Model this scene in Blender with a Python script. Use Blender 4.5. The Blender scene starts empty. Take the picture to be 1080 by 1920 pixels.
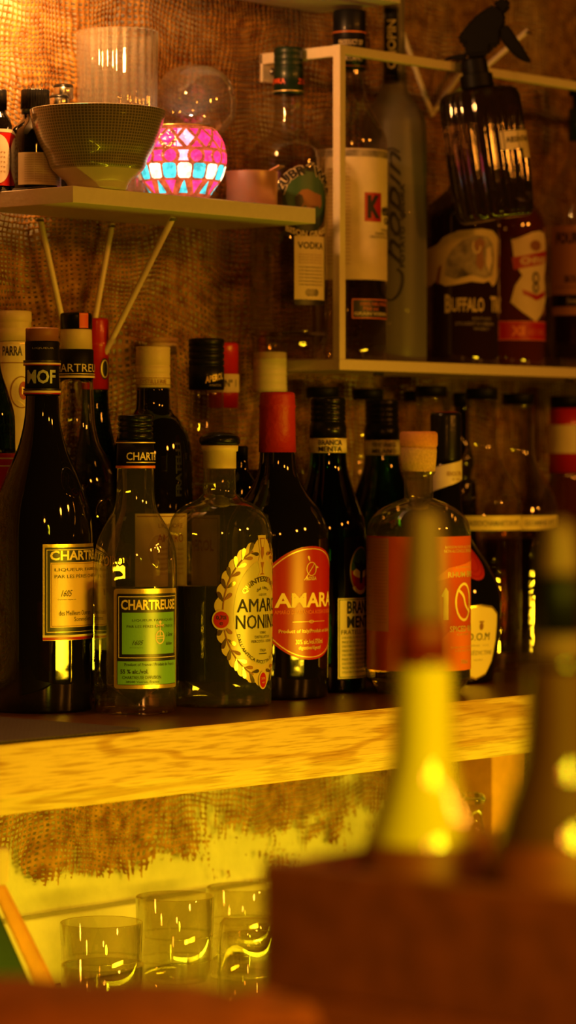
import bpy, bmesh, math, random
from mathutils import Vector, Matrix, noise
random.seed(7)
C = bpy.context.scene.collection
sc = bpy.context.scene
# ------------------------------------------------------------------ camera model
FPX = 5800.0; HOR = 862.0; TH = math.radians(48.8)
CT, ST = math.cos(TH), math.sin(TH)
CAMY = -1.90; SH = 1.20                    # camera distance to shelf edge, height of the main shelf top
CAMZ = SH + .2407
WALL = .40
def at(u, y):
    """point at picture column u on the wall-parallel plane y -> (x, depth)"""
    a = (u - 540) / FPX
    Z = (y - CAMY) / (CT - ST * a)
    return a * Z * CT + Z * ST, Z
def zat(v, Z): return CAMZ - (v - HOR) * Z / FPX
def fromz(u, v, Z):
    a = (u - 540) / FPX
    return Vector((a * Z * CT + Z * ST, CAMY + Z * CT - a * Z * ST, zat(v, Z)))

# ------------------------------------------------------------------ materials
MATS = {}
def nt(name):
    m = bpy.data.materials.new(name); m.use_nodes = True
    MATS[name] = m
    n = m.node_tree; b = n.nodes['Principled BSDF']
    return m, n, b
def pbr(name, col, rough=.5, metal=0., trans=0., ior=1.45, coat=0., bump=0., bscale=60., spec=.5, var=0., coat_rough=.05, emis=None):
    m, n, b = nt(name)
    b.inputs['Base Color'].default_value = (*col, 1)
    b.inputs['Roughness'].default_value = rough
    b.inputs['Metallic'].default_value = metal
    b.inputs['Transmission Weight'].default_value = trans
    b.inputs['IOR'].default_value = ior
    b.inputs['Coat Weight'].default_value = coat
    b.inputs['Coat Roughness'].default_value = coat_rough
    b.inputs['Specular IOR Level'].default_value = spec
    if bump or var:
        tc = n.nodes.new('ShaderNodeTexCoord'); nz = n.nodes.new('ShaderNodeTexNoise')
        nz.inputs['Scale'].default_value = bscale; nz.inputs['Detail'].default_value = 3
        n.links.new(tc.outputs['Object'], nz.inputs['Vector'])
        if bump:
            bp = n.nodes.new('ShaderNodeBump'); bp.inputs['Strength'].default_value = bump
            bp.inputs['Distance'].default_value = .002
            n.links.new(nz.outputs['Fac'], bp.inputs['Height']); n.links.new(bp.outputs['Normal'], b.inputs['Normal'])
            if trans == 0 and coat: n.links.new(bp.outputs['Normal'], b.inputs['Coat Normal'])
        if var:
            r = n.nodes.new('ShaderNodeValToRGB')
            r.color_ramp.elements[0].position = .3; r.color_ramp.elements[1].position = .7
            r.color_ramp.elements[0].color = (*[c * (1 - var) for c in col], 1)
            r.color_ramp.elements[1].color = (*[min(1, c * (1 + var)) for c in col], 1)
            n.links.new(nz.outputs['Fac'], r.inputs['Fac']); n.links.new(r.outputs['Color'], b.inputs['Base Color'])
    return m
def thin(name, tint, refl=1., rough=.02, fog=0., bump=0., bscale=40):
    """thin blown glass wall: tinted see-through with a fresnel reflection"""
    m = bpy.data.materials.new(name); m.use_nodes = True; MATS[name] = m
    n = m.node_tree; n.nodes.clear()
    o = n.nodes.new('ShaderNodeOutputMaterial'); t = n.nodes.new('ShaderNodeBsdfTransparent')
    g = n.nodes.new('ShaderNodeBsdfGlossy'); f = n.nodes.new('ShaderNodeLayerWeight'); mx = n.nodes.new('ShaderNodeMixShader')
    t.inputs['Color'].default_value = (*tint, 1); g.inputs['Roughness'].default_value = rough
    g.inputs['Color'].default_value = (1, 1, 1, 1)
    f.inputs['Blend'].default_value = .28
    mu = n.nodes.new('ShaderNodeMath'); mu.operation = 'MULTIPLY'; mu.inputs[1].default_value = .8 * refl
    pw = n.nodes.new('ShaderNodeMath'); pw.operation = 'POWER'; pw.inputs[1].default_value = 1.6
    ad = n.nodes.new('ShaderNodeMath'); ad.operation = 'ADD'; ad.inputs[1].default_value = .05 * refl
    n.links.new(f.outputs['Facing'], pw.inputs[0]); n.links.new(pw.outputs[0], mu.inputs[0])
    n.links.new(mu.outputs[0], ad.inputs[0])
    n.links.new(ad.outputs[0], mx.inputs['Fac']); n.links.new(t.outputs[0], mx.inputs[1]); n.links.new(g.outputs[0], mx.inputs[2])
    last = mx
    if fog:
        d = n.nodes.new('ShaderNodeBsdfDiffuse'); d.inputs['Color'].default_value = (.8, .8, .75, 1)
        m2 = n.nodes.new('ShaderNodeMixShader'); m2.inputs['Fac'].default_value = fog
        n.links.new(mx.outputs[0], m2.inputs[1]); n.links.new(d.outputs[0], m2.inputs[2]); last = m2
    if bump:
        tc = n.nodes.new('ShaderNodeTexCoord'); nz = n.nodes.new('ShaderNodeTexNoise'); nz.inputs['Scale'].default_value = bscale
        n.links.new(tc.outputs['Object'], nz.inputs['Vector'])
        bp = n.nodes.new('ShaderNodeBump'); bp.inputs['Strength'].default_value = bump; bp.inputs['Distance'].default_value = .003
        n.links.new(nz.outputs['Fac'], bp.inputs['Height']); n.links.new(bp.outputs['Normal'], g.inputs['Normal']); n.links.new(bp.outputs['Normal'], f.inputs['Normal'])
    n.links.new(last.outputs[0], o.inputs['Surface'])
    return m

pbr('clear_glass', (1, .99, .96), .0, trans=1, ior=1.45, bump=.12, bscale=28)
pbr('tumbler_glass', (1, 1, .98), .0, trans=1, ior=1.45)
pbr('green_glass', (.02, .10, .03), .02, trans=1, ior=1.48, bump=.12, bscale=22)
pbr('bottle_green', (.010, .10, .02), .02, trans=1, ior=1.48, bump=.10, bscale=22)
pbr('black_glass', (.004, .003, .002), .03, coat=.25, bump=.12, bscale=20, spec=.6)
pbr('brown_glass', (.035, .012, .003), .03, trans=.3, coat=1., bump=.1, bscale=22)
pbr('amber_glass', (.12, .022, .004), .03, trans=.35, coat=1., bump=.1, bscale=22)
pbr('smoke_glass', (.09, .06, .045), .04, trans=.9, ior=1.4, coat=1., bump=.3, bscale=45)
thin('thin_glass', (.88, .86, .80), 1., bump=.25)
thin('thin_globe', (.90, .87, .80), 1.5, fog=.05, bump=.3)
thin('blown_glass', (.90, .86, .74), 1.35, fog=.02, bump=.35, bscale=26)
thin('thin_tumbler', (.90, .88, .78), 1.3)
thin('frost_glass', (.50, .46, .38), .5, rough=.4, fog=.16)
thin('pale_liquid', (.80, .74, .55), .4)
thin('amber_liquid', (.45, .20, .06), .4)
thin('straw_liquid', (.62, .58, .2), .4)
pbr('red_liquid', (.07, .008, .003), .0, trans=1, ior=1.34)
pbr('green_liquid', (.09, .11, .02), .0, trans=1, ior=1.34)
pbr('dark_liquid', (.03, .012, .004), .05, spec=.6)
pbr('gold_liquid', (.85, .62, .12), .0, trans=1, ior=1.34)
pbr('black_plastic', (.006, .006, .006), .3, spec=.25, coat=.15, bump=.1, bscale=300)
pbr('matte_black', (.005, .005, .006), .5, spec=.2, bump=.1, bscale=400)
pbr('ink', (.015, .012, .010), .6)
pbr('blue_black', (.007, .007, .014), .4, spec=.25, coat=.1)
pbr('cream_paper', (.78, .66, .45), .5, var=.06, bscale=70, coat=.15, coat_rough=.3)
pbr('white_paper', (.82, .78, .70), .5, var=.05, bscale=70, coat=.15, coat_rough=.3)
pbr('gold_foil', (.80, .58, .22), .28, metal=.75, bump=.1, bscale=500)
pbr('gold_ink', (.85, .68, .30), .35, metal=.3)
pbr('green_label', (.16, .42, .08), .38, coat=1., coat_rough=.33, bump=.08, bscale=400)
pbr('tan_label', (.80, .52, .16), .4, coat=1., coat_rough=.33, bump=.08, bscale=400)
pbr('sleeve_black', (.006, .005, .008), .5, spec=.15)
pbr('navy_label', (.012, .009, .012), .4, coat=.45, coat_rough=.3)
pbr('nonino_label', (.52, .48, .15), .35, coat=1., coat_rough=.33)
pbr('nonino_edge', (.58, .46, .15), .3, coat=1., coat_rough=.33)
pbr('leaf_foil', (.55, .42, .14), .16, metal=.9)
pbr('red_label', (.42, .008, .004), .4, coat=.35, coat_rough=.25)
pbr('orange_label', (.62, .085, .015), .4, coat=.3, coat_rough=.25, var=.12, bscale=14)
pbr('orange_light', (.88, .22, .03), .4, coat=.3, coat_rough=.25)
pbr('peach_panel', (.55, .25, .10), .5)
pbr('yellow_ink', (.95, .80, .35), .4)
pbr('teal_ink', (.035, .10, .04), .4)
pbr('brown_ink', (.30, .12, .04), .5)
pbr('grey_ink', (.32, .27, .20), .5, var=.5, bscale=90)
pbr('silver_ink', (.45, .50, .42), .35, metal=.2)
pbr('red_plastic', (.50, .012, .008), .35, coat=.4, bump=.1, bscale=200)
pbr('red_wax', (.45, .02, .012), .45, bump=.5, bscale=120)
pbr('orange_tag', (.85, .10, .02), .4)
pbr('cream_cap', (.72, .58, .34), .45, bump=.1, bscale=200)
pbr('white_cap', (.72, .66, .50), .45, bump=.1, bscale=200)
pbr('cork', (.62, .38, .18), .7, bump=.4, bscale=400, var=.15)
pbr('cork_red', (.62, .25, .10), .6, bump=.2, bscale=300, var=.1)
pbr('green_cap', (.004, .022, .012), .4, coat=.2)
pbr('steel', (.62, .60, .56), .22, metal=1.)
pbr('copper_steel', (.85, .50, .26), .3, metal=.55)
pbr('screw_steel', (.25, .23, .2), .35, metal=1.)
pbr('white_paint', (.72, .66, .56), .45, bump=.15, bscale=150, var=.03)
pbr('metal_paint', (.80, .70, .54), .35, bump=.08, bscale=200, var=.03)
pbr('plaster', (.60, .58, .46), .9, bump=.6, bscale=40, var=.08)
pbr('trim_paint', (.60, .58, .44), .5, bump=.2, bscale=60, var=.05)
pbr('dark_crate', (.20, .040, .014), .55, bump=.3, bscale=60, var=.25)
pbr('bar_wood', (.34, .06, .02), .45, bump=.2, bscale=50, var=.2)
pbr('brown_cloth', (.34, .062, .02), .9, bump=.6, bscale=90, var=.2)
pbr('orange_wood', (.62, .28, .07), .5, var=.2, bscale=30)
pbr('chalk_green', (.008, .030, .018), .6, bump=.1, bscale=90)
pbr('dark_brown', (.14, .05, .018), .32, bump=.15, bscale=120, var=.3)
pbr('bowl_foot', (.62, .54, .42), .25, coat=.5)
pbr('refracted_yellow', (.95, .78, .03), .6)  # yellow light refracted by the bottle, given to its liquid as colour
pbr('milky_brown', (.13, .045, .012), .6)
pbr('red_rubber', (.16, .008, .005), .5)
pbr('pink_spout', (.17, .08, .065), .5)
pbr('counter_steel', (.55, .48, .30), .35, metal=.6, bump=.1, bscale=200)

def wood():
    m, n, b = nt('oak')
    tc = n.nodes.new('ShaderNodeTexCoord'); mp = n.nodes.new('ShaderNodeMapping')
    mp.inputs['Scale'].default_value = (1.3, 11, 11)
    n.links.new(tc.outputs['Object'], mp.inputs['Vector'])
    nz = n.nodes.new('ShaderNodeTexNoise'); nz.inputs['Scale'].default_value = 1.6; nz.inputs['Detail'].default_value = 3
    n.links.new(mp.outputs[0], nz.inputs['Vector'])
    # cathedral rings from iso lines of a stretched noise
    mu = n.nodes.new('ShaderNodeMath'); mu.operation = 'MULTIPLY'; mu.inputs[1].default_value = 34
    sn = n.nodes.new('ShaderNodeMath'); sn.operation = 'SINE'
    n.links.new(nz.outputs['Fac'], mu.inputs[0]); n.links.new(mu.outputs[0], sn.inputs[0])
    pores = n.nodes.new('ShaderNodeTexNoise'); pores.inputs['Scale'].default_value = 1.; pores.inputs['Detail'].default_value = 5
    mp2 = n.nodes.new('ShaderNodeMapping'); mp2.inputs['Scale'].default_value = (22, 420, 420)
    n.links.new(tc.outputs['Object'], mp2.inputs['Vector']); n.links.new(mp2.outputs[0], pores.inputs['Vector'])
    r1 = n.nodes.new('ShaderNodeValToRGB')
    r1.color_ramp.elements[0].position = .0; r1.color_ramp.elements[0].color = (.46, .27, .08, 1)
    r1.color_ramp.elements[1].position = .22; r1.color_ramp.elements[1].color = (.62, .44, .17, 1)
    mr = n.nodes.new('ShaderNodeMapRange'); mr.inputs[1].default_value = -1; mr.inputs[2].default_value = 1
    n.links.new(sn.outputs[0], mr.inputs[0]); n.links.new(mr.outputs[0], r1.inputs['Fac'])
    r2 = n.nodes.new('ShaderNodeValToRGB')
    r2.color_ramp.elements[0].position = .36; r2.color_ramp.elements[0].color = (.62, .5, .38, 1)
    r2.color_ramp.elements[1].position = .52; r2.color_ramp.elements[1].color = (1, 1, 1, 1)
    n.links.new(pores.outputs['Fac'], r2.inputs['Fac'])
    mx = n.nodes.new('ShaderNodeMix'); mx.data_type = 'RGBA'; mx.blend_type = 'MULTIPLY'; mx.inputs[0].default_value = .85
    n.links.new(r1.outputs['Color'], mx.inputs[6]); n.links.new(r2.outputs['Color'], mx.inputs[7])
    n.links.new(mx.outputs[2], b.inputs['Base Color'])
    b.inputs['Roughness'].default_value = .45
    bp = n.nodes.new('ShaderNodeBump'); bp.inputs['Strength'].default_value = .3; bp.inputs['Distance'].default_value = .001
    n.links.new(pores.outputs['Fac'], bp.inputs['Height']); n.links.new(bp.outputs['Normal'], b.inputs['Normal'])
wood()

def burlap():
    m = bpy.data.materials.new('burlap'); m.use_nodes = True; MATS['burlap'] = m
    n = m.node_tree; n.nodes.clear(); N = n.nodes.new; L = n.links.new
    def math_(op, a, b=None, c=None):
        x = N('ShaderNodeMath'); x.operation = op
        for i, q in enumerate((a, b, c)):
            if q is None: continue
            if isinstance(q, (int, float)): x.inputs[i].default_value = q
            else: L(q, x.inputs[i])
        return x.outputs[0]
    tc = N('ShaderNodeTexCoord')
    uv = tc.outputs['UV']                                # cloth coordinates in metres
    def nz(scale, detail=2, vec=uv):
        x = N('ShaderNodeTexNoise'); x.inputs['Scale'].default_value = scale; x.inputs['Detail'].default_value = detail
        L(vec, x.inputs['Vector']); return x
    sep = N('ShaderNodeSeparateXYZ'); L(uv, sep.inputs[0])
    w1 = nz(5.); w2 = nz(28.)
    s1 = N('ShaderNodeSeparateColor'); L(w1.outputs['Color'], s1.inputs[0])
    s2 = N('ShaderNodeSeparateColor'); L(w2.outputs['Color'], s2.inputs[0])
    def warp(base, i, a1, a2):
        t = math_('MULTIPLY_ADD', math_('SUBTRACT', s1.outputs[i], .5), a1, base)
        return math_('MULTIPLY_ADD', math_('SUBTRACT', s2.outputs[i], .5), a2, t)
    X = warp(sep.outputs[0], 0, .05, .009); Z = warp(sep.outputs[1], 1, .075, .010)
    sx = math_('SINE', math_('MULTIPLY', X, 2 * math.pi / .0066))
    sz = math_('SINE', math_('MULTIPLY', Z, 2 * math.pi / .0056))
    thr = nz(9., 3)
    th_ = math_('MULTIPLY_ADD', thr.outputs['Fac'], 3.2, -1.78)
    fine = nz(420., 2)
    th2 = math_('MULTIPLY_ADD', math_('SUBTRACT', fine.outputs['Fac'], .5), .8, th_)
    hole = math_('GREATER_THAN', math_('MINIMUM', sx, math_('ADD', sz, -.12)), th2)
    # frayed lower hem: the cloth coordinate runs out here
    f1 = nz(9., 5); f2 = N('ShaderNodeTexNoise'); f2.inputs['Scale'].default_value = 1.; f2.inputs['Detail'].default_value = 3
    mp = N('ShaderNodeMapping'); mp.inputs['Scale'].default_value = (190, 45, 1); L(uv, mp.inputs[0]); L(mp.outputs[0], f2.inputs['Vector'])
    hem = math_('ADD', math_('MULTIPLY', math_('SUBTRACT', f1.outputs['Fac'], .5), .26), math_('MULTIPLY', math_('SUBTRACT', f2.outputs['Fac'], .5), .12))
    gone = math_('LESS_THAN', math_('ADD', sep.outputs[1], hem), SH - .182)
    tr = math_('MAXIMUM', hole, gone)
    d = N('ShaderNodeBsdfDiffuse'); t2 = N('ShaderNodeBsdfTranslucent')
    cr = N('ShaderNodeValToRGB'); cr.color_ramp.elements[0].color = (.20, .080, .018, 1); cr.color_ramp.elements[1].color = (.56, .30, .07, 1)
    cr.color_ramp.elements[0].position = .35; cr.color_ramp.elements[1].position = .7
    L(nz(60., 4).outputs['Fac'], cr.inputs[0]); L(cr.outputs[0], d.inputs[0]); L(cr.outputs[0], t2.inputs[0])
    bp = N('ShaderNodeBump'); bp.inputs['Strength'].default_value = .8; bp.inputs['Distance'].default_value = .0015
    L(math_('MULTIPLY', math_('ADD', sx, sz), -.5), bp.inputs['Height']); L(bp.outputs[0], d.inputs['Normal'])
    m1 = N('ShaderNodeMixShader'); m1.inputs[0].default_value = .2; L(d.outputs[0], m1.inputs[1]); L(t2.outputs[0], m1.inputs[2])
    tp = N('ShaderNodeBsdfTransparent'); m2 = N('ShaderNodeMixShader')
    L(tr, m2.inputs[0]); L(m1.outputs[0], m2.inputs[1]); L(tp.outputs[0], m2.inputs[2])
    o = N('ShaderNodeOutputMaterial'); L(m2.outputs[0], o.inputs[0])
burlap()

def tile(name, col, strength=1.):
    m = bpy.data.materials.new(name); m.use_nodes = True; MATS[name] = m
    n = m.node_tree; n.nodes.clear(); N = n.nodes.new; L = n.links.new
    t = N('ShaderNodeBsdfTranslucent'); t.inputs[0].default_value = (*col, 1)
    g = N('ShaderNodeBsdfGlossy'); g.inputs['Roughness'].default_value = .12
    g.inputs[0].default_value = (1, 1, 1, 1)
    mx = N('ShaderNodeMixShader'); mx.inputs[0].default_value = .06
    tc = N('ShaderNodeTexCoord'); nz = N('ShaderNodeTexNoise'); nz.inputs['Scale'].default_value = 130; nz.inputs['Detail'].default_value = 2
    L(tc.outputs['Object'], nz.inputs['Vector'])
    bp = N('ShaderNodeBump'); bp.inputs['Strength'].default_value = 1.; bp.inputs['Distance'].default_value = .004
    L(nz.outputs[0], bp.inputs['Height']); L(bp.outputs[0], t.inputs['Normal']); L(bp.outputs[0], g.inputs['Normal'])
    cr = N('ShaderNodeValToRGB'); cr.color_ramp.elements[0].position = .35; cr.color_ramp.elements[1].position = .62
    cr.color_ramp.elements[0].color = (*[c * .45 for c in col], 1); cr.color_ramp.elements[1].color = (*col, 1)
    L(nz.outputs[0], cr.inputs[0]); L(cr.outputs[0], t.inputs[0])
    L(t.outputs[0], mx.inputs[1]); L(g.outputs[0], mx.inputs[2])
    o = N('ShaderNodeOutputMaterial'); L(mx.outputs[0], o.inputs[0])
tile('tile_pink', (.95, .02, .22)); tile('tile_blue', (.03, .36, .62)); tile('tile_white', (1., .86, .72)); tile('tile_lilac', (1., .28, .62))
tile('grout', (.16, .035, .014))

def bowl_mat():
    m, n, b = nt('bowl_pattern'); N = n.nodes.new; L = n.links.new
    tc = N('ShaderNodeTexCoord')
    def mth(op, a, bb=None):
        x = N('ShaderNodeMath'); x.operation = op
        for i, q in enumerate((a, bb)):
            if q is None: continue
            if isinstance(q, (int, float)): x.inputs[i].default_value = q
            else: L(q, x.inputs[i])
        return x.outputs[0]
    s = N('ShaderNodeSeparateXYZ'); L(tc.outputs['Object'], s.inputs[0])
    ang = mth('ARCTAN2', s.outputs[1], s.outputs[0])
    a = mth('SINE', mth('MULTIPLY', ang, 120.)); z = mth('SINE', mth('MULTIPLY', s.outputs[2], 2 * math.pi / .0028))
    k = mth('MAXIMUM', a, z); g = mth('GREATER_THAN', k, .62)
    mx = N('ShaderNodeMix'); mx.data_type = 'RGBA'
    mx.inputs[6].default_value = (.10, .085, .05, 1); mx.inputs[7].default_value = (.30, .25, .16, 1)
    L(g, mx.inputs[0]); L(mx.outputs[2], b.inputs['Base Color'])
    b.inputs['Roughness'].default_value = .3; b.inputs['Coat Weight'].default_value = .6
bowl_mat()

def mat_mat():
    m, n, b = nt('rubber_mesh'); N = n.nodes.new; L = n.links.new
    tc = N('ShaderNodeTexCoord'); v = N('ShaderNodeTexVoronoi'); v.inputs['Scale'].default_value = 180
    v.inputs['Randomness'].default_value = 0.
    L(tc.outputs['Object'], v.inputs['Vector'])
    cr = N('ShaderNodeValToRGB'); cr.color_ramp.elements[0].position = .3; cr.color_ramp.elements[1].position = .5
    cr.color_ramp.elements[0].color = (.004, .003, .003, 1); cr.color_ramp.elements[1].color = (.045, .025, .018, 1)
    L(v.outputs['Distance'], cr.inputs[0]); L(cr.outputs[0], b.inputs['Base Color'])
    bp = N('ShaderNodeBump'); bp.inputs['Strength'].default_value = 1.; bp.inputs['Distance'].default_value = .002
    L(v.outputs['Distance'], bp.inputs['Height']); L(bp.outputs[0], b.inputs['Normal']); b.inputs['Roughness'].default_value = .6
mat_mat()

# ------------------------------------------------------------------ mesh helpers
def link(name, bm, mats, parent=None, loc=None, smooth=True, ang=38):
    if isinstance(mats, str): mats = [mats]
    for f in bm.faces: f.smooth = smooth
    if smooth:
        lim = math.radians(ang)
        for e in bm.edges:
            if len(e.link_faces) == 2 and e.calc_face_angle(0) > lim: e.smooth = False
    me = bpy.data.meshes.new(name); bm.to_mesh(me); bm.free()
    for k in mats: me.materials.append(MATS[k])
    o = bpy.data.objects.new(name, me); C.objects.link(o)
    if parent: o.parent = parent
    if loc is not None: o.location = loc
    return o
def thing(name, label, cat, loc=(0, 0, 0), rz=0., group=None):
    o = bpy.data.objects.new(name, None); C.objects.link(o); o.empty_display_size = .02
    o.location = loc; o.rotation_euler = (0, 0, rz); o['label'] = label; o['category'] = cat
    if group: o['group'] = group
    return o
def tag(o, label, cat, group=None):
    o['label'] = label; o['category'] = cat
    if group: o['group'] = group
    return o
def struct(o): o['kind'] = 'structure'; return o
def box(bm, x0, x1, y0, y1, z0, z1, bev=0., mi=0):
    r = bmesh.ops.create_cube(bm, size=1)
    bmesh.ops.scale(bm, vec=(x1 - x0, y1 - y0, z1 - z0), verts=r['verts'])
    bmesh.ops.translate(bm, vec=((x0 + x1) / 2, (y0 + y1) / 2, (z0 + z1) / 2), verts=r['verts'])
    fs = {f for v in r['verts'] for f in v.link_faces}
    for f in fs: f.material_index = mi
    if bev:
        es = list({e for v in r['verts'] for e in v.link_edges})
        bmesh.ops.bevel(bm, geom=es, offset=bev, segments=3, profile=.5, affect='EDGES')
    return bm
def nb(): return bmesh.new()
def lathe(bm, prof, seg=64, cap0=True, cap1=True, mi=0, flute=None):
    """prof: (r, z) bottom to top. flute: function(angle, z, r)->r"""
    rings = []
    for r, z in prof:
        if r < 1e-6: rings.append([bm.verts.new((0, 0, z))]); continue
        ring = []
        for i in range(seg):
            a = 2 * math.pi * i / seg
            rr = flute(a, z, r) if flute else r
            ring.append(bm.verts.new((rr * math.sin(a), -rr * math.cos(a), z)))
        rings.append(ring)
    for A, B in zip(rings, rings[1:]):
        if len(A) == 1 and len(B) == 1: continue
        for i in range(seg):
            j = (i + 1) % seg
            if len(A) == 1: f = bm.faces.new((A[0], B[j], B[i]))
            elif len(B) == 1: f = bm.faces.new((A[i], A[j], B[0]))
            else: f = bm.faces.new((A[i], A[j], B[j], B[i]))
            f.material_index = mi
    if cap0 and len(rings[0]) > 1: bm.faces.new(list(reversed(rings[0]))).material_index = mi
    if cap1 and len(rings[-1]) > 1: bm.faces.new(rings[-1]).material_index = mi
    return bm
def smooth_prof(p, n=5):
    """Catmull-Rom through (v, hw); a repeated point keeps a corner"""
    out = []; q = p
    for i in range(len(q) - 1):
        a, b = q[i], q[i + 1]
        if a == b: continue
        p0 = q[i - 1] if i > 0 else a; p3 = q[i + 2] if i + 2 < len(q) else b
        for k in range(n):
            t = k / n; res = []
            for d in (0, 1):
                # tangents limited so the outline never overshoots
                m0 = (b[d] - p0[d]) / 2; m1 = (p3[d] - a[d]) / 2
                if p0 == a: m0 = b[d] - a[d]
                if p3 == b: m1 = b[d] - a[d]
                dl = b[d] - a[d]
                if d == 1:
                    if (a[d] - p0[d]) * dl <= 0 and p0 != a: m0 = 0
                    if (p3[d] - b[d]) * dl <= 0 and p3 != b: m1 = 0
                    lim = abs(dl) * 3
                    m0 = max(-lim, min(lim, m0)); m1 = max(-lim, min(lim, m1))
                h = (2*t**3 - 3*t*t + 1) * a[d] + (t**3 - 2*t*t + t) * m0 + (-2*t**3 + 3*t*t) * b[d] + (t**3 - t*t) * m1
                res.append(h)
            out.append(tuple(res))
    out.append(q[-1])
    return out
def tube(bm, pts, r, seg=12, mi=0, close=True):
    prev = None; rings = []
    for i, p in enumerate(pts):
        p = Vector(p)
        d = (Vector(pts[min(i + 1, len(pts) - 1)]) - Vector(pts[max(i - 1, 0)])).normalized()
        up = Vector((0, 0, 1)) if abs(d.z) < .9 else Vector((1, 0, 0))
        if prev is not None: up = prev
        x = d.cross(up).normalized(); y = x.cross(d).normalized(); prev = y
        rr = r[i] if isinstance(r, (list, tuple)) else r
        rings.append([bm.verts.new(p + rr * (math.cos(2*math.pi*k/seg) * x + math.sin(2*math.pi*k/seg) * y)) for k in range(seg)])
    for A, B in zip(rings, rings[1:]):
        for k in range(seg):
            bm.faces.new((A[k], A[(k+1) % seg], B[(k+1) % seg], B[k])).material_index = mi
    if close:
        bm.faces.new(list(reversed(rings[0]))); bm.faces.new(rings[-1])
    bmesh.ops.recalc_face_normals(bm, faces=bm.faces)
    return bm

# ------------------------------------------------------------------ text
_tc = {}
def text_mesh(s, bold=0., shear=0., res=2):
    key = (s, bold, shear, res)
    if key in _tc: return _tc[key]
    cu = bpy.data.curves.new('t', 'FONT'); cu.body = s; cu.resolution_u = res; cu.offset = bold; cu.shear = shear
    cu.fill_mode = 'FRONT'
    o = bpy.data.objects.new('t', cu); C.objects.link(o); bpy.context.view_layer.update()
    me = bpy.data.meshes.new_from_object(o.evaluated_get(bpy.context.evaluated_depsgraph_get()))
    vs = [(v.co.x, v.co.y) for v in me.vertices]; fs = [tuple(p.vertices) for p in me.polygons]
    bpy.data.objects.remove(o); bpy.data.curves.remove(cu); bpy.data.meshes.remove(me)
    x0 = min(v[0] for v in vs); x1 = max(v[0] for v in vs); y0 = min(v[1] for v in vs); y1 = max(v[1] for v in vs)
    vs = [((x - x0) / (x1 - x0), (y - y0) / (y1 - y0)) for x, y in vs]
    _tc[key] = (vs, fs); return _tc[key]

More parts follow.
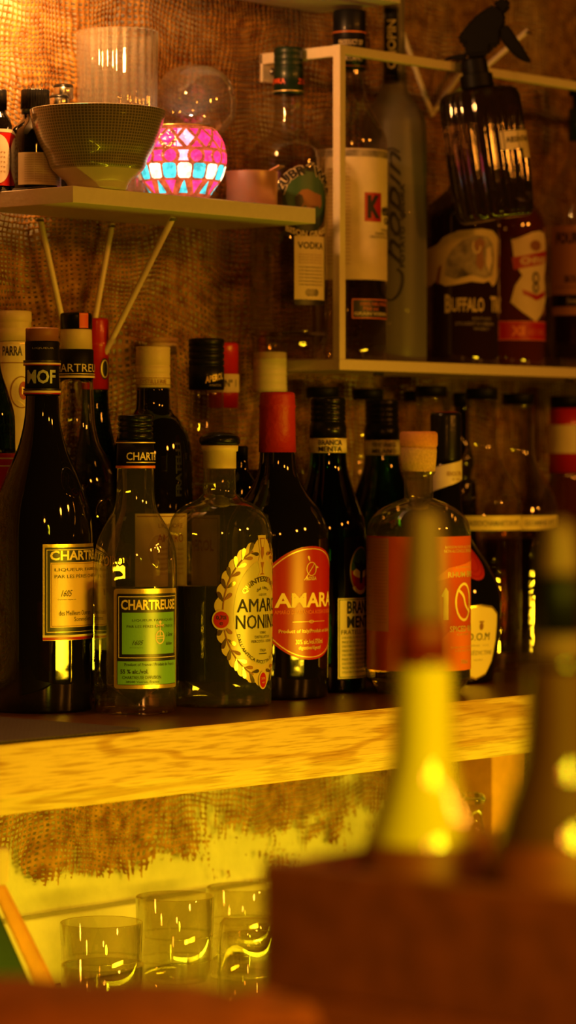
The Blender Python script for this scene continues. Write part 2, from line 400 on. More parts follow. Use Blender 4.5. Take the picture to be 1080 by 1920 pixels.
class Decal:
    """shapes laid out on an unrolled surface: s in px round the bottle from the side that faces the bar, v picture rows"""
    def __init__(s, B, ref=None): s.B = B; s.bm = nb(); s.mats = []; s.ref = ref
    def mi(s, m):
        if m not in s.mats: s.mats.append(m)
        return s.mats.index(m)
    def raw(s, vs, fs, m, layer):
        i = s.mi(m); V = [s.bm.verts.new((a, b, layer)) for a, b in vs]
        for f in fs:
            try: s.bm.faces.new([V[k] for k in f]).material_index = i
            except ValueError: pass
    def poly(s, pts, m, layer=0):
        i = s.mi(m); f = s.bm.faces.new([s.bm.verts.new((a, b, layer)) for a, b in pts]); f.material_index = i
    def rect(s, s0, s1, v0, v1, m, layer=0, rad=0.):
        if rad:
            p = []
            for cx, cy, a0 in ((s1-rad, v0+rad, -90), (s1-rad, v1-rad, 0), (s0+rad, v1-rad, 90), (s0+rad, v0+rad, 180)):
                for k in range(6):
                    a = math.radians(a0 + k * 18); p.append((cx + rad * math.cos(a), cy + rad * math.sin(a)))
            s.poly(p, m, layer)
        else: s.poly([(s0, v0), (s1, v0), (s1, v1), (s0, v1)], m, layer)
    def frame(s, s0, s1, v0, v1, w, m, layer=1):
        s.rect(s0, s1, v0, v0 + w, m, layer); s.rect(s0, s1, v1 - w, v1, m, layer)
        s.rect(s0, s0 + w, v0 + w, v1 - w, m, layer); s.rect(s1 - w, s1, v0 + w, v1 - w, m, layer)
    def ell(s, cs, cv, a, b, m, layer=1, n=28, rot=0.):
        c, d = math.cos(rot), math.sin(rot)
        s.poly([(cs + a*math.cos(t)*c - b*math.sin(t)*d, cv + a*math.cos(t)*d + b*math.sin(t)*c) for t in [2*math.pi*k/n for k in range(n)]], m, layer)
    def ring(s, cs, cv, a, b, w, m, layer=2, n=32, t0=0., t1=360.):
        n2 = max(6, int(n * (t1 - t0) / 360)); vs = []; fs = []
        for k in range(n2 + 1):
            t = math.radians(t0 + (t1 - t0) * k / n2)
            vs += [(cs + a*math.cos(t), cv + b*math.sin(t)), (cs + (a-w)*math.cos(t), cv + (b-w)*math.sin(t))]
            if k: fs.append((2*k-2, 2*k, 2*k+1, 2*k-1))
        s.raw(vs, fs, m, layer)
    def leaf(s, cs, cv, l, w, ang, m, layer=3):
        p = []
        for k in range(18):
            t = 2*math.pi*k/18; x = (1 - math.cos(t)) / 2; y = math.sin(t) * (x ** .8) * .5
            p.append((x * l, y * w))
        c, d = math.cos(ang), math.sin(ang)
        s.poly([(cs + x*c - y*d, cv + x*d + y*c) for x, y in p], m, layer)
    def text(s, t, s0, s1, v0, v1, m, layer=2, bold=0., shear=0., rot90=False):
        vs, fs = text_mesh(t, bold, shear)
        if rot90: s.raw([(s1 - (s1-s0)*y, v1 - (v1-v0)*x) for x, y in vs], fs, m, layer)
        else: s.raw([(s0 + (s1-s0)*x, v1 - (v1-v0)*y) for x, y in vs], fs, m, layer)
    def arc(s, t, cs, cv, ra, rb, h, a0, a1, m, layer=2, bold=0., inner=False):
        vs, fs = text_mesh(t, bold); out = []
        for x, y in vs:
            a = math.radians(a0 + (a1-a0)*x); k = h * (y if not inner else 1 - y)
            out.append((cs + (ra + k)*math.sin(a), cv - (rb + k)*math.cos(a)))
        s.raw(out, fs, m, layer)
    def build(s, name, parent, label=None):
        B = s.B; ref = s.ref
        if name in ('neck_lettering', 'cap_lettering', 'capsule_band', 'capsule_crest', 'tax_tag'): parent = B.last
        bmesh.ops.triangulate(s.bm, faces=[f for f in s.bm.faces if len(f.verts) > 4])
        xs = [v.co.x for v in s.bm.verts]; x0, x1 = min(xs), max(xs); step = ref * math.radians(6)
        k = math.floor(x0 / step) + 1
        while k * step < x1:
            bmesh.ops.bisect_plane(s.bm, geom=s.bm.verts[:] + s.bm.edges[:] + s.bm.faces[:], plane_co=(k*step, 0, 0), plane_no=(1, 0, 0), dist=1e-5); k += 1
        ys = [v.co.y for v in s.bm.verts]; y0, y1 = min(ys), max(ys)
        if s.B.curved(y0, y1):
            stp = 8.; k = math.floor(y0 / stp) + 1
            while k * stp < y1:
                bmesh.ops.bisect_plane(s.bm, geom=s.bm.verts[:] + s.bm.edges[:] + s.bm.faces[:], plane_co=(0, k*stp, 0), plane_no=(0, 1, 0), dist=1e-5); k += 1
        for v in s.bm.verts:
            a = v.co.x / ref; r = B.R(v.co.y) * B.k + .00035 + .00022 * v.co.z
            v.co = Vector((r * math.sin(a), -r * math.cos(a), B.z(v.co.y)))
        for f in s.bm.faces:
            f.normal_update(); c = f.calc_center_median()
            if f.normal.dot(Vector((c.x, c.y, 0))) < 0: f.normal_flip()
        o = link(name, s.bm, s.mats, parent)
        if label: o['label'] = label
        return o

class Bottle:
    def __init__(B, name, label, cat, u, y, prof, base=SH, glass='black_glass', liquid=None, wall=3.2, group=None, body='glass_body', seg=72, tilt=0., closed=True, flute=None):
        B.u = u; x, B.Z = at(u, y); B.k = B.Z / FPX
        B.base = base; B.v0 = HOR + (CAMZ - base) / B.k
        rz = math.atan2(CAMY - y, -x) + math.pi / 2
        B.root = thing(name, label, cat, (x, y, base), rz, group)
        top, pr = prof[0][0], prof                               # given top to bottom
        pr = [(v, h) for v, h in prof]
        B.ps = smooth_prof(pr)
        if B.ps[-1][0] > B.v0 - 1: B.ps = [(v, h) for v, h in B.ps if v < B.v0 - 5]
        bh = B.ps[-1][1]
        c = min(5., bh * .2)
        B.ps += [(B.v0 - c, bh), (B.v0 - c * .3, bh - c * .35), (B.v0, bh - c)]
        if glass:
            out = [(h * B.k, B.z(v)) for v, h in reversed(B.ps)]
            bm = nb()
            if MATS[glass].name in ('clear_glass', 'tumbler_glass'):
                inn = [(max(h - wall, 1.) * B.k, B.z(v)) for v, h in B.ps if v < B.v0 - 12]
                inn.append((inn[-1][0] * .8, B.z(B.v0 - 9))); inn.append((0, B.z(B.v0 - 12)))
                lathe(bm, [(0, out[0][1] + .002)] + out + inn, seg, False, False, flute=flute)
            else:
                lathe(bm, ([] if glass in ('thin_glass', 'frost_glass', 'thin_globe') and not closed else [(0, out[0][1] + .001)]) + out, seg, False, closed, flute=flute)
            B.body = link(body, bm, glass, B.root)
        if liquid:
            lv, lm = liquid; g = wall + .25
            if glass not in ('clear_glass', 'tumbler_glass'): g = 1.6
            L_ = [(max(h - g, .5) * B.k, B.z(v)) for v, h in reversed(B.ps) if lv < v < B.v0 - 13]
            L_ = [(0, B.z(B.v0 - 12.5) + .0), (L_[0][0] * .8, L_[0][1] - .0003)] + L_ + [(max(B.R(lv) - g, .5) * B.k, B.z(lv)), (0, B.z(lv))]
            link('liquid', lathe(nb(), L_, seg, False, False), lm, B.root)
    def z(B, v): return (B.v0 - v) * B.k
    def R(B, v):
        p = B.ps
        if v <= p[0][0]: return p[0][1]
        for a, b in zip(p, p[1:]):
            if a[0] <= v <= b[0]: return a[1] + (b[1] - a[1]) * (v - a[0]) / max(b[0] - a[0], 1e-6)
        return p[-1][1]
    def curved(B, v0, v1): return max(B.R(v0 + (v1-v0)*i/6) for i in range(7)) - min(B.R(v0 + (v1-v0)*i/6) for i in range(7)) > 1.2
    def part(B, name, prof, mat, seg=56, label=None, sm=False, ribs=0, flute=None):
        """prof (v, hw) top to bottom; corners slightly eased"""
        p = smooth_prof(prof) if sm else prof
        pr = [(h * B.k, B.z(v)) for v, h in reversed(p)]
        if ribs: flute = lambda a, z, r: r * (1 + .018 * (1 if math.sin(a * ribs) > 0 else -1))
        o = link(name, lathe(nb(), [(0, pr[0][1])] + pr + [(0, pr[-1][1])], seg if not ribs else ribs * 4, False, False, flute=flute), mat, B.root)
        if label: o['label'] = label
        B.last = o
        return o
    def cap(B, name, v0, v1, hw, mat, ease=2.5, **k):
        return B.part(name, [(v0, hw - ease), (v0 + ease * .4, hw - ease * .3), (v0 + ease, hw), (v1, hw)], mat, **k)
    def S(B, u, ref):
        q = max(-1, min(1, (u - B.u) / ref)); return ref * math.asin(q)
    def seal(B, u, v, a, ref, mat, name='embossed_seal'):
        """raised round seal on the shoulder"""
        bm = nb(); n = 28; rows = 6; s0 = B.S(u, ref); R0 = []
        prof = [(1., -.3), (.96, 1.6), (.86, 2.2), (.80, 1.2), (.5, 1.4), (.25, 1.9), (0, 1.6)]
        for q, h in prof:
            ring = []
            for i in range(n if q else 1):
                t = 2*math.pi*i/n; ss = s0 + q*a*math.cos(t); vv = v + q*a*1.15*math.sin(t)
                hh = h + (.9 * noise.noise(Vector((ss*.25, vv*.25, 3))) if q < .85 else 0)
                r = (B.R(vv) + hh) * B.k; an = ss / ref
                ring.append(bm.verts.new((r*math.sin(an), -r*math.cos(an), B.z(vv))))
            R0.append(ring)
        for A, D in zip(R0, R0[1:]):
            for i in range(n):
                j = (i+1) % n
                if len(D) == 1: bm.faces.new((A[i], A[j], D[0]))
                else: bm.faces.new((A[i], A[j], D[j], D[i]))
        bmesh.ops.recalc_face_normals(bm, faces=bm.faces)
        return link(name, bm, 'thin_glass' if mat == 'clear_glass' else mat, B.body)
#@@SETTING@@
# ------------------------------------------------------------------ the setting
def grid_wall():
    bm = nb(); x0, x1, z0, z1 = .9, 4.1, .80, 2.15
    box(bm, x0, x1, WALL, WALL + .05, z0, z1)
    return struct(link('wall_back', bm, 'plaster', smooth=False))
grid_wall()
def burlap_sheet():
    bm = nb(); uvl = bm.loops.layers.uv.new('UVMap')
    x0, x1, z0, z1 = 1.2, 4.0, SH - .236, 2.12; nx, nz = 300, 130
    V = []; U = {}
    for j in range(nz + 1):
        z = z0 + (z1 - z0) * j / nz
        for i in range(nx + 1):
            x = x0 + (x1 - x0) * i / nx
            n1 = noise.noise(Vector((x * 9, z * 1.6, 0))); n2 = noise.noise(Vector((x * 22, z * 5, 5))); n3 = noise.noise(Vector((x * 4, z * 7, 9)))
            y = WALL - .012 + .0070 * n1 + .0035 * n2 + .0025 * n3
            v = bm.verts.new((x, min(y, WALL - .003), z)); V.append(v)
            U[v] = (x + .010 * n2, z + .012 * n1)
    for j in range(nz):
        for i in range(nx):
            a = j * (nx + 1) + i; f = bm.faces.new((V[a], V[a+1], V[a+nx+2], V[a+nx+1]))
            for l in f.loops: l[uvl].uv = U[l.vert]
    o = link('burlap_cloth', bm, 'burlap')
    return tag(o, 'loose brown burlap net hung over the pale back wall, frayed along its lower hem', 'wall hanging')
burlap_sheet()
# main oak shelf: slab, chamfered lower edge, top face in a darker brown
bm = nb()
prof = [(0, 0), (0, -.044), (.012, -.0615), (.37, -.0615), (.37, 0)]
xs = [1.35, 3.7]
vs = [[bm.verts.new((x, y, SH + z)) for y, z in prof] for x in xs]
for i in range(5): bm.faces.new((vs[0][i], vs[1][i], vs[1][(i+1) % 5], vs[0][(i+1) % 5]))
bm.faces.new(vs[0]); bm.faces.new(list(reversed(vs[1]))); bmesh.ops.recalc_face_normals(bm, faces=bm.faces)
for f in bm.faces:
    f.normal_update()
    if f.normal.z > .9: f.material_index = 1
es = [e for e in bm.edges if abs(e.verts[0].co.y - e.verts[1].co.y) < 1e-5 and abs(e.verts[0].co.z - e.verts[1].co.z) < 1e-5 and e.verts[0].co.y < .02]
bmesh.ops.bevel(bm, geom=es, offset=.0012, segments=2, affect='EDGES')
tag(link('bar_shelf', bm, ['oak', 'dark_brown'], smooth=False), 'thick pale oak shelf with a brown top carrying the long row of liquor bottles', 'shelf')
# lower counter and its back ledge
LC = SH - .30
t = thing('back_counter', 'low lit counter under the oak shelf where the tumblers stand', 'counter', (2.5, 0, 0))
link('worktop', box(nb(), -1.15, 1.2, -.22, WALL - .001, LC - .04, LC, .002), 'counter_steel', t, smooth=False)
link('cabinet', box(nb(), -1.13, 1.18, -.19, WALL - .002, .0005, LC - .0405, .002), 'dark_brown', t, smooth=False)
bm = nb(); box(bm, 1.3, 3.9, WALL - .026, WALL - .0005, LC + .0005, LC + .072, .003)
struct(link('trim_1', bm, 'trim_paint', smooth=False))
# post under the shelf on the right
x, Z = at(940, .26)
tag(link('wooden_post', box(nb(), x - .03, x + .035, .25, .30, LC + .0005, SH - .062, .002), 'orange_wood', smooth=False), 'orange brown post under the right end of the oak shelf', 'post')

struct(link('floor', box(nb(), -1.5, 4.6, -4., WALL + .05, -.05, 0), 'dark_brown', smooth=False))
# white corner shelf and its wire bracket
WS = CAMZ + .2662; x0 = at(137, .235)[0]; x1 = at(592, .235)[0]
FB = CAMZ + .1089 + 0.0
tag(link('wall_shelf', box(nb(), x0, x1, .235, WALL - .021, WS - .0163, WS, .0008), 'white_paint', smooth=False), 'short white wall shelf carrying the bowl and the mosaic candle holder', 'shelf')
xe = fromz(572, 28, 1).x
zt = CAMZ + .505; xe = at(572, WALL)[0]
tag(link('wall_shelf', box(nb(), 1.75, xe, .26, WALL - .021, zt, zt + .017, .0008), 'white_paint', smooth=False), 'white wall shelf at the very top, seen only from below', 'shelf')
def bracket(label, ua, ub, va, um, vm, uf, vf, yf, zt):
    """hairpin wire bracket: two legs on the wall meeting low down, one strut to the front"""
    yw = WALL - .030
    def on(u, v, y):
        x, Z = at(u, y); return Vector((x, y, zat(v, Z)))
    a, b, m = on(ua, va, yw), on(ub, va, yw), on(um, vm, yw)
    t = thing('shelf_bracket', label, 'bracket', (m.x, m.y, m.z))
    a -= m; b -= m; a.z = b.z = zt - m.z - .003; f = on(uf, vf, yf) - m; f.z = zt - m.z - .003
    for p in (a, b): link('wire_leg', tube(nb(), [p, p * .5, p * .06], .0032), 'metal_paint', t)
    link('strut', tube(nb(), [f, f * .5, Vector((0, -.003, .004))], .0032), 'metal_paint', t)
    link('bend', tube(nb(), [a * .06, Vector((0, 0, -.001)), b * .06], .0034), 'metal_paint', t)
    for p in (a, b, f):
        bm = nb(); lathe(bm, [(.0045, p.z - .004), (.0035, p.z - .0015)], 12)
        bmesh.ops.translate(bm, vec=(p.x, p.y, 0), verts=bm.verts); link('screw', bm, 'screw_steel', t)
    return t
bracket('pale wire bracket holding up the short white shelf with the candle holder', 75, 210, 425, 150, 755, 325, 408, .26, WS - .0163)
bracket('pale wire hairpin bracket behind the frosted bottle and the spray bottle', 752, 905, -95, 809, 214, 990, -110, .27, zt)

# white box frame shelf
fx0 = at(637, .26)[0]; fx1 = fx0 + 1.02
t = thing('frame_shelf', 'white box-frame shelf of square bars holding the upper row of spirits', 'shelf', (fx0, .26, FB))
ft = .690 - (FB - SH)                      # top of the upper bar above the board top
bw = .0100
bm = nb(); box(bm, 0, fx1 - fx0, 0, WALL - .021 - .26, -.0118, 0, .0008); link('board', bm, 'metal_paint', t, smooth=False)
bm = nb()
box(bm, 0, bw, 0, bw, .0001, ft - .0001, .0008); link('upright', bm, 'metal_paint', t, smooth=False)
bm = nb(); box(bm, bw, fx1 - fx0, .0005, bw - .0005, ft - .0100, ft, .0010); link('front_rail', bm, 'metal_paint', t, smooth=False)
bm = nb(); box(bm, .0005, bw - .0005, bw, WALL - .024 - .26, ft - .0125, ft - .0004, .0010); link('side_arm', bm, 'metal_paint', t, smooth=False)
bm = nb(); box(bm, .0005, .034, WALL - .028 - .26, WALL - .024 - .26, ft - .032, ft - .0006, .0008); link('wall_plate', bm, 'metal_paint', t, smooth=False)
bm = nb(); lathe(bm, [(.0042, 0), (.0042, .001), (.0030, .0026), (0, .003)], 20); bmesh.ops.rotate(bm, matrix=Matrix.Rotation(math.radians(90), 3, 'X'), verts=bm.verts)
bmesh.ops.translate(bm, vec=(.0165, WALL - .028 - .26, ft - .0190), verts=bm.verts); link('screw', bm, 'screw_steel', t)
for dx in (.10, .46):
    bm = nb(); box(bm, dx, dx + .012, .03, .036, -.0155, -.0118, .001); link('shelf_clip', bm, 'screw_steel', t, smooth=False)

# dark drip mat on the shelf end
xm = at(262, .005)[0]
tag(link('bar_mat', box(nb(), 1.40, xm, .004, .22, SH + .0002, SH + .0032, .001), 'rubber_mesh', smooth=False), 'black perforated rubber mat on the left end of the oak shelf', 'bar mat')
#@@BOTTLES@@
ML = SH + .0034
G1 = 'bottles in the front row on the oak shelf'; G2 = 'bottles in the back rows on the oak shelf'; G3 = 'spirits on the white box-frame shelf'; G4 = 'small bottles on the short white shelf'
def screwcap(B, v0, v1, hw, mat, name='cap', knurl=True, grooves=()):
    p = [(v0, hw - 3), (v0 + 1, hw - 1), (v0 + 3, hw)]
    for g in grooves: p += [(g - 2, hw), (g - 1, hw - 1.6), (g + 1, hw - 1.6), (g + 2, hw)]
    p.append((v1, hw)); return B.part(name, p, mat)

# --- A: tall dark bottle, far left of the front row
B = Bottle('liqueur_bottle', 'tall dark bottle at the left of the front row, gold-bordered cream label with red stripe', 'bottle', 79, .237,
    [(722, 30), (750, 31), (790, 34), (840, 46), (890, 68), (930, 84), (970, 92), (1005, 95), (1005, 95), (1333, 94)], glass='black_glass', group=G1)
B.cap('cap', 615, 640, 31, 'brown_ink')
B.part('neck_sleeve', [(640, 31), (642, 32), (700, 31.5), (742, 33)], 'sleeve_black')
D = Decal(B, 33)
for v, m, h in ((676, 'navy_label', 4), (681, 'cream_paper', 3), (684, 'red_label', 1.6), (729, 'navy_label', 3), (733, 'cream_paper', 4), (737, 'red_label', 2.5)): D.rect(-95, 95, v, v + h, m, 3)
D.text('MOF', -30, 26, 694, 720, 'silver_ink', 3, .03)
D.text('LIQUEUR', -18, 22, 652, 656, 'grey_ink', 3)
B.R0 = B.R; B.R = lambda v: 33.2; D.build('neck_lettering', B.root); B.R = B.R0
B.seal(140, 905, 26, 85, 'black_glass')
D = Decal(B, 95); sl = B.S(80, 95)
D.rect(sl, sl + 190, 1018, 1196, 'gold_foil', 0); D.rect(sl + 4, sl + 186, 1024, 1190, 'navy_label', 1)
D.frame(sl + 7, sl + 183, 1028, 1181, 1.2, 'gold_ink', 2)
D.text('CHARTREUSE', sl + 13, sl + 178, 1030, 1048, 'gold_ink', 3, .03)
D.rect(sl + 14, sl + 176, 1052, 1172, 'tan_label', 2)
D.frame(sl + 16, sl + 174, 1054, 1170, 1, 'brown_ink', 3)
D.text('LIQUEUR FABRIQUÉE', sl + 22, sl + 168, 1061, 1069, 'ink', 3); D.text('PAR LES PÈRES CHARTREUX', sl + 22, sl + 168, 1073, 1081, 'ink', 3)
D.text('1605', sl + 34, sl + 58, 1103, 1115, 'ink', 3, 0, .5); D.text('Données reçues en', sl + 28, sl + 66, 1119, 1122, 'ink', 3)
D.text('des Meilleurs Ouvriers', sl + 30, sl + 112, 1141, 1150, 'ink', 3); D.text('Sommeliers', sl + 62, sl + 112, 1153, 1161, 'ink', 3)
D.rect(sl, sl + 190, 1186, 1190, 'cream_paper', 3); D.rect(sl, sl + 190, 1190, 1195, 'red_label', 3)
D.build('label', B.root)
MOF = B

# --- B: clear bottle with green label
B = Bottle('liqueur_bottle', 'half-full clear bottle with a bright green gold-edged label, second in the front row', 'bottle', 254, .160,
    [(872, 34), (890, 35), (915, 35), (940, 37), (960, 43), (985, 58), (1010, 70), (1035, 76), (1060, 78), (1060, 78), (1332, 77)], glass='blown_glass', liquid=(1100, 'green_liquid'), group=G1)
screwcap(B, 778, 826, 33, 'black_plastic', grooves=(790, 800, 810))
B.part('neck_sleeve', [(826, 34), (826, 34.5), (877, 35.5)], 'sleeve_black')
D = Decal(B, 35.5); B.R0 = B.R; B.R = lambda v: 35.6
D.rect(-100, 100, 829, 831, 'gold_ink', 2); D.text('CHARTREUSE', B.S(238, 35.5), B.S(238, 35.5) + 104, 848, 863, 'cream_paper', 3, .02)
D.rect(B.S(238, 35.5), 90, 866, 868, 'gold_ink', 3); D.rect(-100, 100, 873, 878, 'orange_light', 2)
D.build('neck_lettering', B.root); B.R = B.R0
B.seal(302, 1035, 29, 74, 'clear_glass')
D = Decal(B, 76)
D.text('VOIRON', B.S(190, 76), B.S(245, 76), 1040, 1060, 'leaf_foil', 3, .02)  # glint of the embossed glass letters, given as a foil colour
sl = B.S(214, 78); D.ref = 78
D.rect(sl, sl + 146, 1101, 1286, 'gold_foil', 0, 6); D.rect(sl + 7, sl + 139, 1110, 1279, 'navy_label', 1, 3)
D.frame(sl + 10, sl + 136, 1115, 1229, 1.2, 'cream_paper', 2)
D.text('CHARTREUSE', sl + 15, sl + 131, 1121, 1140, 'gold_ink', 3, .03)
D.rect(sl + 17, sl + 129, 1145, 1222, 'green_label', 2)
D.text('LIQUEUR FABRIQUÉE', sl + 36, sl + 124, 1156, 1162, 'ink', 3); D.text('PAR LES PÈRES CHARTREUX', sl + 26, sl + 124, 1167, 1173, 'ink', 3)
D.text('1605', sl + 36, sl + 57, 1196, 1205, 'ink', 3, 0, .5); D.text('Données reçues en', sl + 32, sl + 56, 1209, 1211, 'ink', 3)
c = B.S(299, 78); D.ring(c, 1191, 10, 13, 2.4, 'cream_paper', 3); D.rect(c - 9, c + 9, 1188, 1190, 'cream_paper', 3); D.rect(c - 9, c + 9, 1192.5, 1194, 'cream_paper', 3)
D.rect(c - 1, c + 1, 1164, 1188, 'cream_paper', 3); D.rect(c - 7, c + 7, 1168, 1171, 'cream_paper', 3); D.ell(c, 1163, 3, 3, 'cream_paper', 3); D.ell(c - 7, 1169.5, 2, 3, 'cream_paper', 3); D.ell(c + 7, 1169.5, 2, 3, 'cream_paper', 3)
D.text('L. Garnier', c + 14, c + 34, 1182, 1190, 'ink', 3, 0, .4); D.text('distillateur', c + 14, c + 32, 1200, 1206, 'ink', 3, 0, .3)
D.rect(sl + 8, sl + 138, 1235, 1278, 'green_label', 2)
D.text('Product of France / Produit de France', sl + 22, sl + 128, 1238, 1244, 'ink', 3); D.text('55 % alc./vol.', sl + 14, sl + 66, 1250, 1258, 'ink', 3, .02)
D.text('CHARTREUSE DIFFUSION', sl + 18, sl + 92, 1262, 1268, 'ink', 3); D.text('38500 Voiron, France', sl + 24, sl + 88, 1271, 1276, 'ink', 3)
D.build('label', B.root)

# --- C: big round clear bottle with the wreath label
B = Bottle('amaro_bottle', 'squat clear bottle with a black knob stopper and a pale leaf-wreath oval label', 'bottle', 412, .156,
    [(878, 33), (880, 30), (885, 30), (926, 31), (926, 31), (935, 42), (948, 68), (965, 86), (985, 95), (1010, 98), (1040, 98), (1040, 98), (1310, 97), (1322, 93)], glass='blown_glass', liquid=(1098, 'red_liquid'), group=G1, seg=96)
B.part('stopper_knob', [(810, 12), (813, 26), (819, 36), (826, 38.5), (832, 37), (835, 33)], 'black_plastic', sm=True)
B.part('stopper_collar', [(835, 33), (836, 35), (846, 34), (847, 31), (879, 31)], 'cream_cap')
D = Decal(B, 98); cs, cv, A_, B_ = 92, 1145, 92, 132
n = 14
# scalloped outline
pts = []
for k in range(n * 2 * 8):
    t = 2 * math.pi * k / (n * 2 * 8); sca = 1 + .055 * abs(math.sin(t * n)) ; pts.append((cs + A_ * sca * 1.06 * math.sin(t), cv - B_ * sca * math.cos(t) * .98))
D.poly(pts, 'nonino_edge', 0)
D.ell(cs, cv, A_ * .72, B_ * .74, 'nonino_label', 1, 48)
# glass emblem rising from the top
g = lambda pts, m, l: D.poly([(cs - 2 + a, b) for a, b in pts], m, l)
g([(-12, 1002), (12, 1002), (11, 1012), (7, 1036), (12, 1052), (7, 1068), (12, 1078), (-12, 1078), (-7, 1068), (-12, 1052), (-7, 1036), (-11, 1012)], 'nonino_edge', 2)
g([(-8, 1007), (8, 1007), (4, 1028), (5, 1036), (-1, 1048), (-5, 1036), (-4, 1028)], 'brown_ink', 3)
g([(-5.5, 1009), (5.5, 1009), (3, 1024), (-3, 1024)], 'nonino_edge', 4)
g([(-5, 1052), (5, 1052), (1.2, 1064), (1.2, 1072), (7, 1075), (-7, 1075), (-1.2, 1072), (-1.2, 1064)], 'brown_ink', 3)
for k in range(13):
    for sgn in (-1, 1):
        t = math.radians(22 + k * 11.4); t2 = t * sgn
        if 80 < math.degrees(t) < 98: continue
        ex, ey = cs + A_ * .93 * math.sin(t2), cv - B_ * .90 * math.cos(t2)
        tx, ty = A_ * math.cos(t2) * sgn, B_ * math.sin(t2) * sgn; an = math.atan2(ty, tx)
        back = an + math.pi if k < 6 else an
        D.leaf(ex - 3 * math.cos(back), ey - 3 * math.sin(back), 23, 11, back + .65 * sgn * (1 if k < 6 else -1), 'leaf_foil' , 3)
        D.leaf(ex, ey, 20, 10, back - .65 * sgn * (1 if k < 6 else -1), 'brown_ink' if k % 2 else 'leaf_foil', 3)
    t = math.radians(22 + k * 11.4)
for sgn in (-1, 1):
    vs = []; fs = []
    for k in range(30):
        t = math.radians(18 + k * 5) * sgn
        for q in (.925, .945): vs.append((cs + A_ * q * math.sin(t), cv - B_ * (q - .03) * math.cos(t)))
        if k: fs.append((2*k-2, 2*k, 2*k+1, 2*k-1))
    D.raw(vs, fs, 'brown_ink', 3)
for c2 in (cs - A_ * .97, cs + A_ * .97):
    D.ell(c2, 1157, 17, 19, 'nonino_edge', 4); D.ell(c2, 1157, 14, 15.5, 'red_label', 5)
    D.text('0,70l', c2 - 9, c2 + 9, 1149, 1158, 'ink', 6, .02); D.text('e', c2 - 3, c2 + 3, 1161, 1167, 'ink', 6)
D.ell(cs, 1271, 13, 17, 'nonino_edge', 4); D.ell(cs, 1271, 9.5, 14, 'red_label', 5); D.text('35%', cs - 6, cs + 6, 1266, 1270, 'gold_ink', 6); D.text('vol', cs - 4, cs + 4, 1273, 1277, 'gold_ink', 6)
D.arc('QUINTESSENTIA', cs, 1128, 46, 38, 12, -64, 64, 'leaf_foil', 4, .02)
D.arc('dal 1897', cs, 1128, 26, 26, 5, -38, 38, 'ink', 4)
D.text('LIQUORE', cs - 11, cs + 11, 1110, 1115, 'ink', 4)
D.text('AMARO', cs - 60, cs + 58, 1119, 1144, 'ink', 4, .0); D.text('NONINO', cs - 62, cs + 60, 1149, 1175, 'ink', 4, .0)
D.text('NONINO', cs - 9, cs + 9, 1180, 1185, 'ink', 4); D.text('DISTILLATORI', cs - 22, cs + 22, 1188, 1193, 'ink', 4); D.text('PERCOTO - UDINE', cs - 30, cs + 30, 1196, 1201, 'ink', 4)
D.text('ITALIA', cs - 9, cs + 9, 1213, 1218, 'ink', 4); D.rect(cs - 12, cs + 12, 1221, 1222.5, 'ink', 4)
vs, fs = text_mesh('DALL\'ANTICA RICETTA DI ANTONIO', 0); out = []
for x_, y_ in vs:
    a = math.radians(-84 + 168 * x_); k = 6 * (1 - y_); out.append((cs + (54 + k) * math.sin(a), 1178 + (56 + k) * math.cos(a)))
D.raw(out, fs, 'ink', 4)
D.build('label', B.root)

# --- D: dark bottle with the red label
B = Bottle('amaro_bottle', 'dark bottle with a red capsule and a bright red curved label', 'bottle', 520, .178,
    [(845, 33), (848, 33), (875, 35), (900, 42), (925, 57), (950, 77), (975, 90), (1000, 96), (1030, 97), (1030, 97), (1318, 95)], glass='black_glass', group=G1)
B.part('capsule', [(735, 28), (737, 32), (742, 33), (758, 33.5), (762, 35), (766, 33.5), (800, 34), (848, 35)], 'red_wax')
D = Decal(B, 97); sl = B.S(500, 97); s1 = sl + 165
def arcpts(a, b, va, vb, sag, n=16): return [(a + (b-a)*i/n, va + (vb-va)*i/n + sag * 4 * (i/n) * (1 - i/n)) for i in range(n+1)]
sc_ = B.S(583, 97); w_ = 86
def shape(w, h0, h1, side):
    top = [(sc_ - w + 2*w*i/16, h0 + side * (abs(i/8 - 1)) ** 2.2) for i in range(17)]
    bot = [(sc_ + w - 2*w*i/16, h1 - side * (abs(i/8 - 1)) ** 2.2) for i in range(17)]
    return top + bot
D.poly(shape(w_, 1022, 1232, 40), 'red_label', 0)
sh1 = shape(w_ - 4, 1026, 1228, 38); sh2 = shape(w_ - 5.6, 1027.6, 1226.4, 38); m_ = len(sh1)
D.raw(sh1 + sh2, [(i, (i+1) % m_, m_ + (i+1) % m_, m_ + i) for i in range(m_)], 'gold_ink', 1)
c = sc_ ; D.ring(c, 1064, 12, 13, 1.4, 'gold_ink', 2); D.ring(c + 3, 1064, 8, 12, 1.2, 'gold_ink', 2, 20, -90, 90); D.leaf(c - 4, 1051, 12, 7, -1.9, 'gold_ink', 2)
D.poly([(c + 12, 1058), (c + 19, 1062), (c + 12, 1063)], 'gold_ink', 2); D.poly([(c - 17, 1084), (c - 16, 1085), (c + 8, 1054), (c + 7, 1053)], 'gold_ink', 2)
D.text('AMARO', c - 13, c + 13, 1046 - 20 + 20 - 1, 1049, 'gold_ink', 2) if False else None
D.text('ROSSA', c - 12, c + 12, 1078, 1085, 'gold_ink', 2, .02)
D.text('AMARA', c - 74, c + 74, 1108, 1135, 'yellow_ink', 2, .03)
D.text("AMARO DI “ARANCIA ROSSA DI SICILIA”", c - 74, c + 74, 1140, 1147, 'orange_light', 2)
D.rect(c - 40, c + 40, 1161, 1162, 'gold_ink', 2); D.ring(c, 1161.5, 6, 3, 1, 'gold_ink', 2)
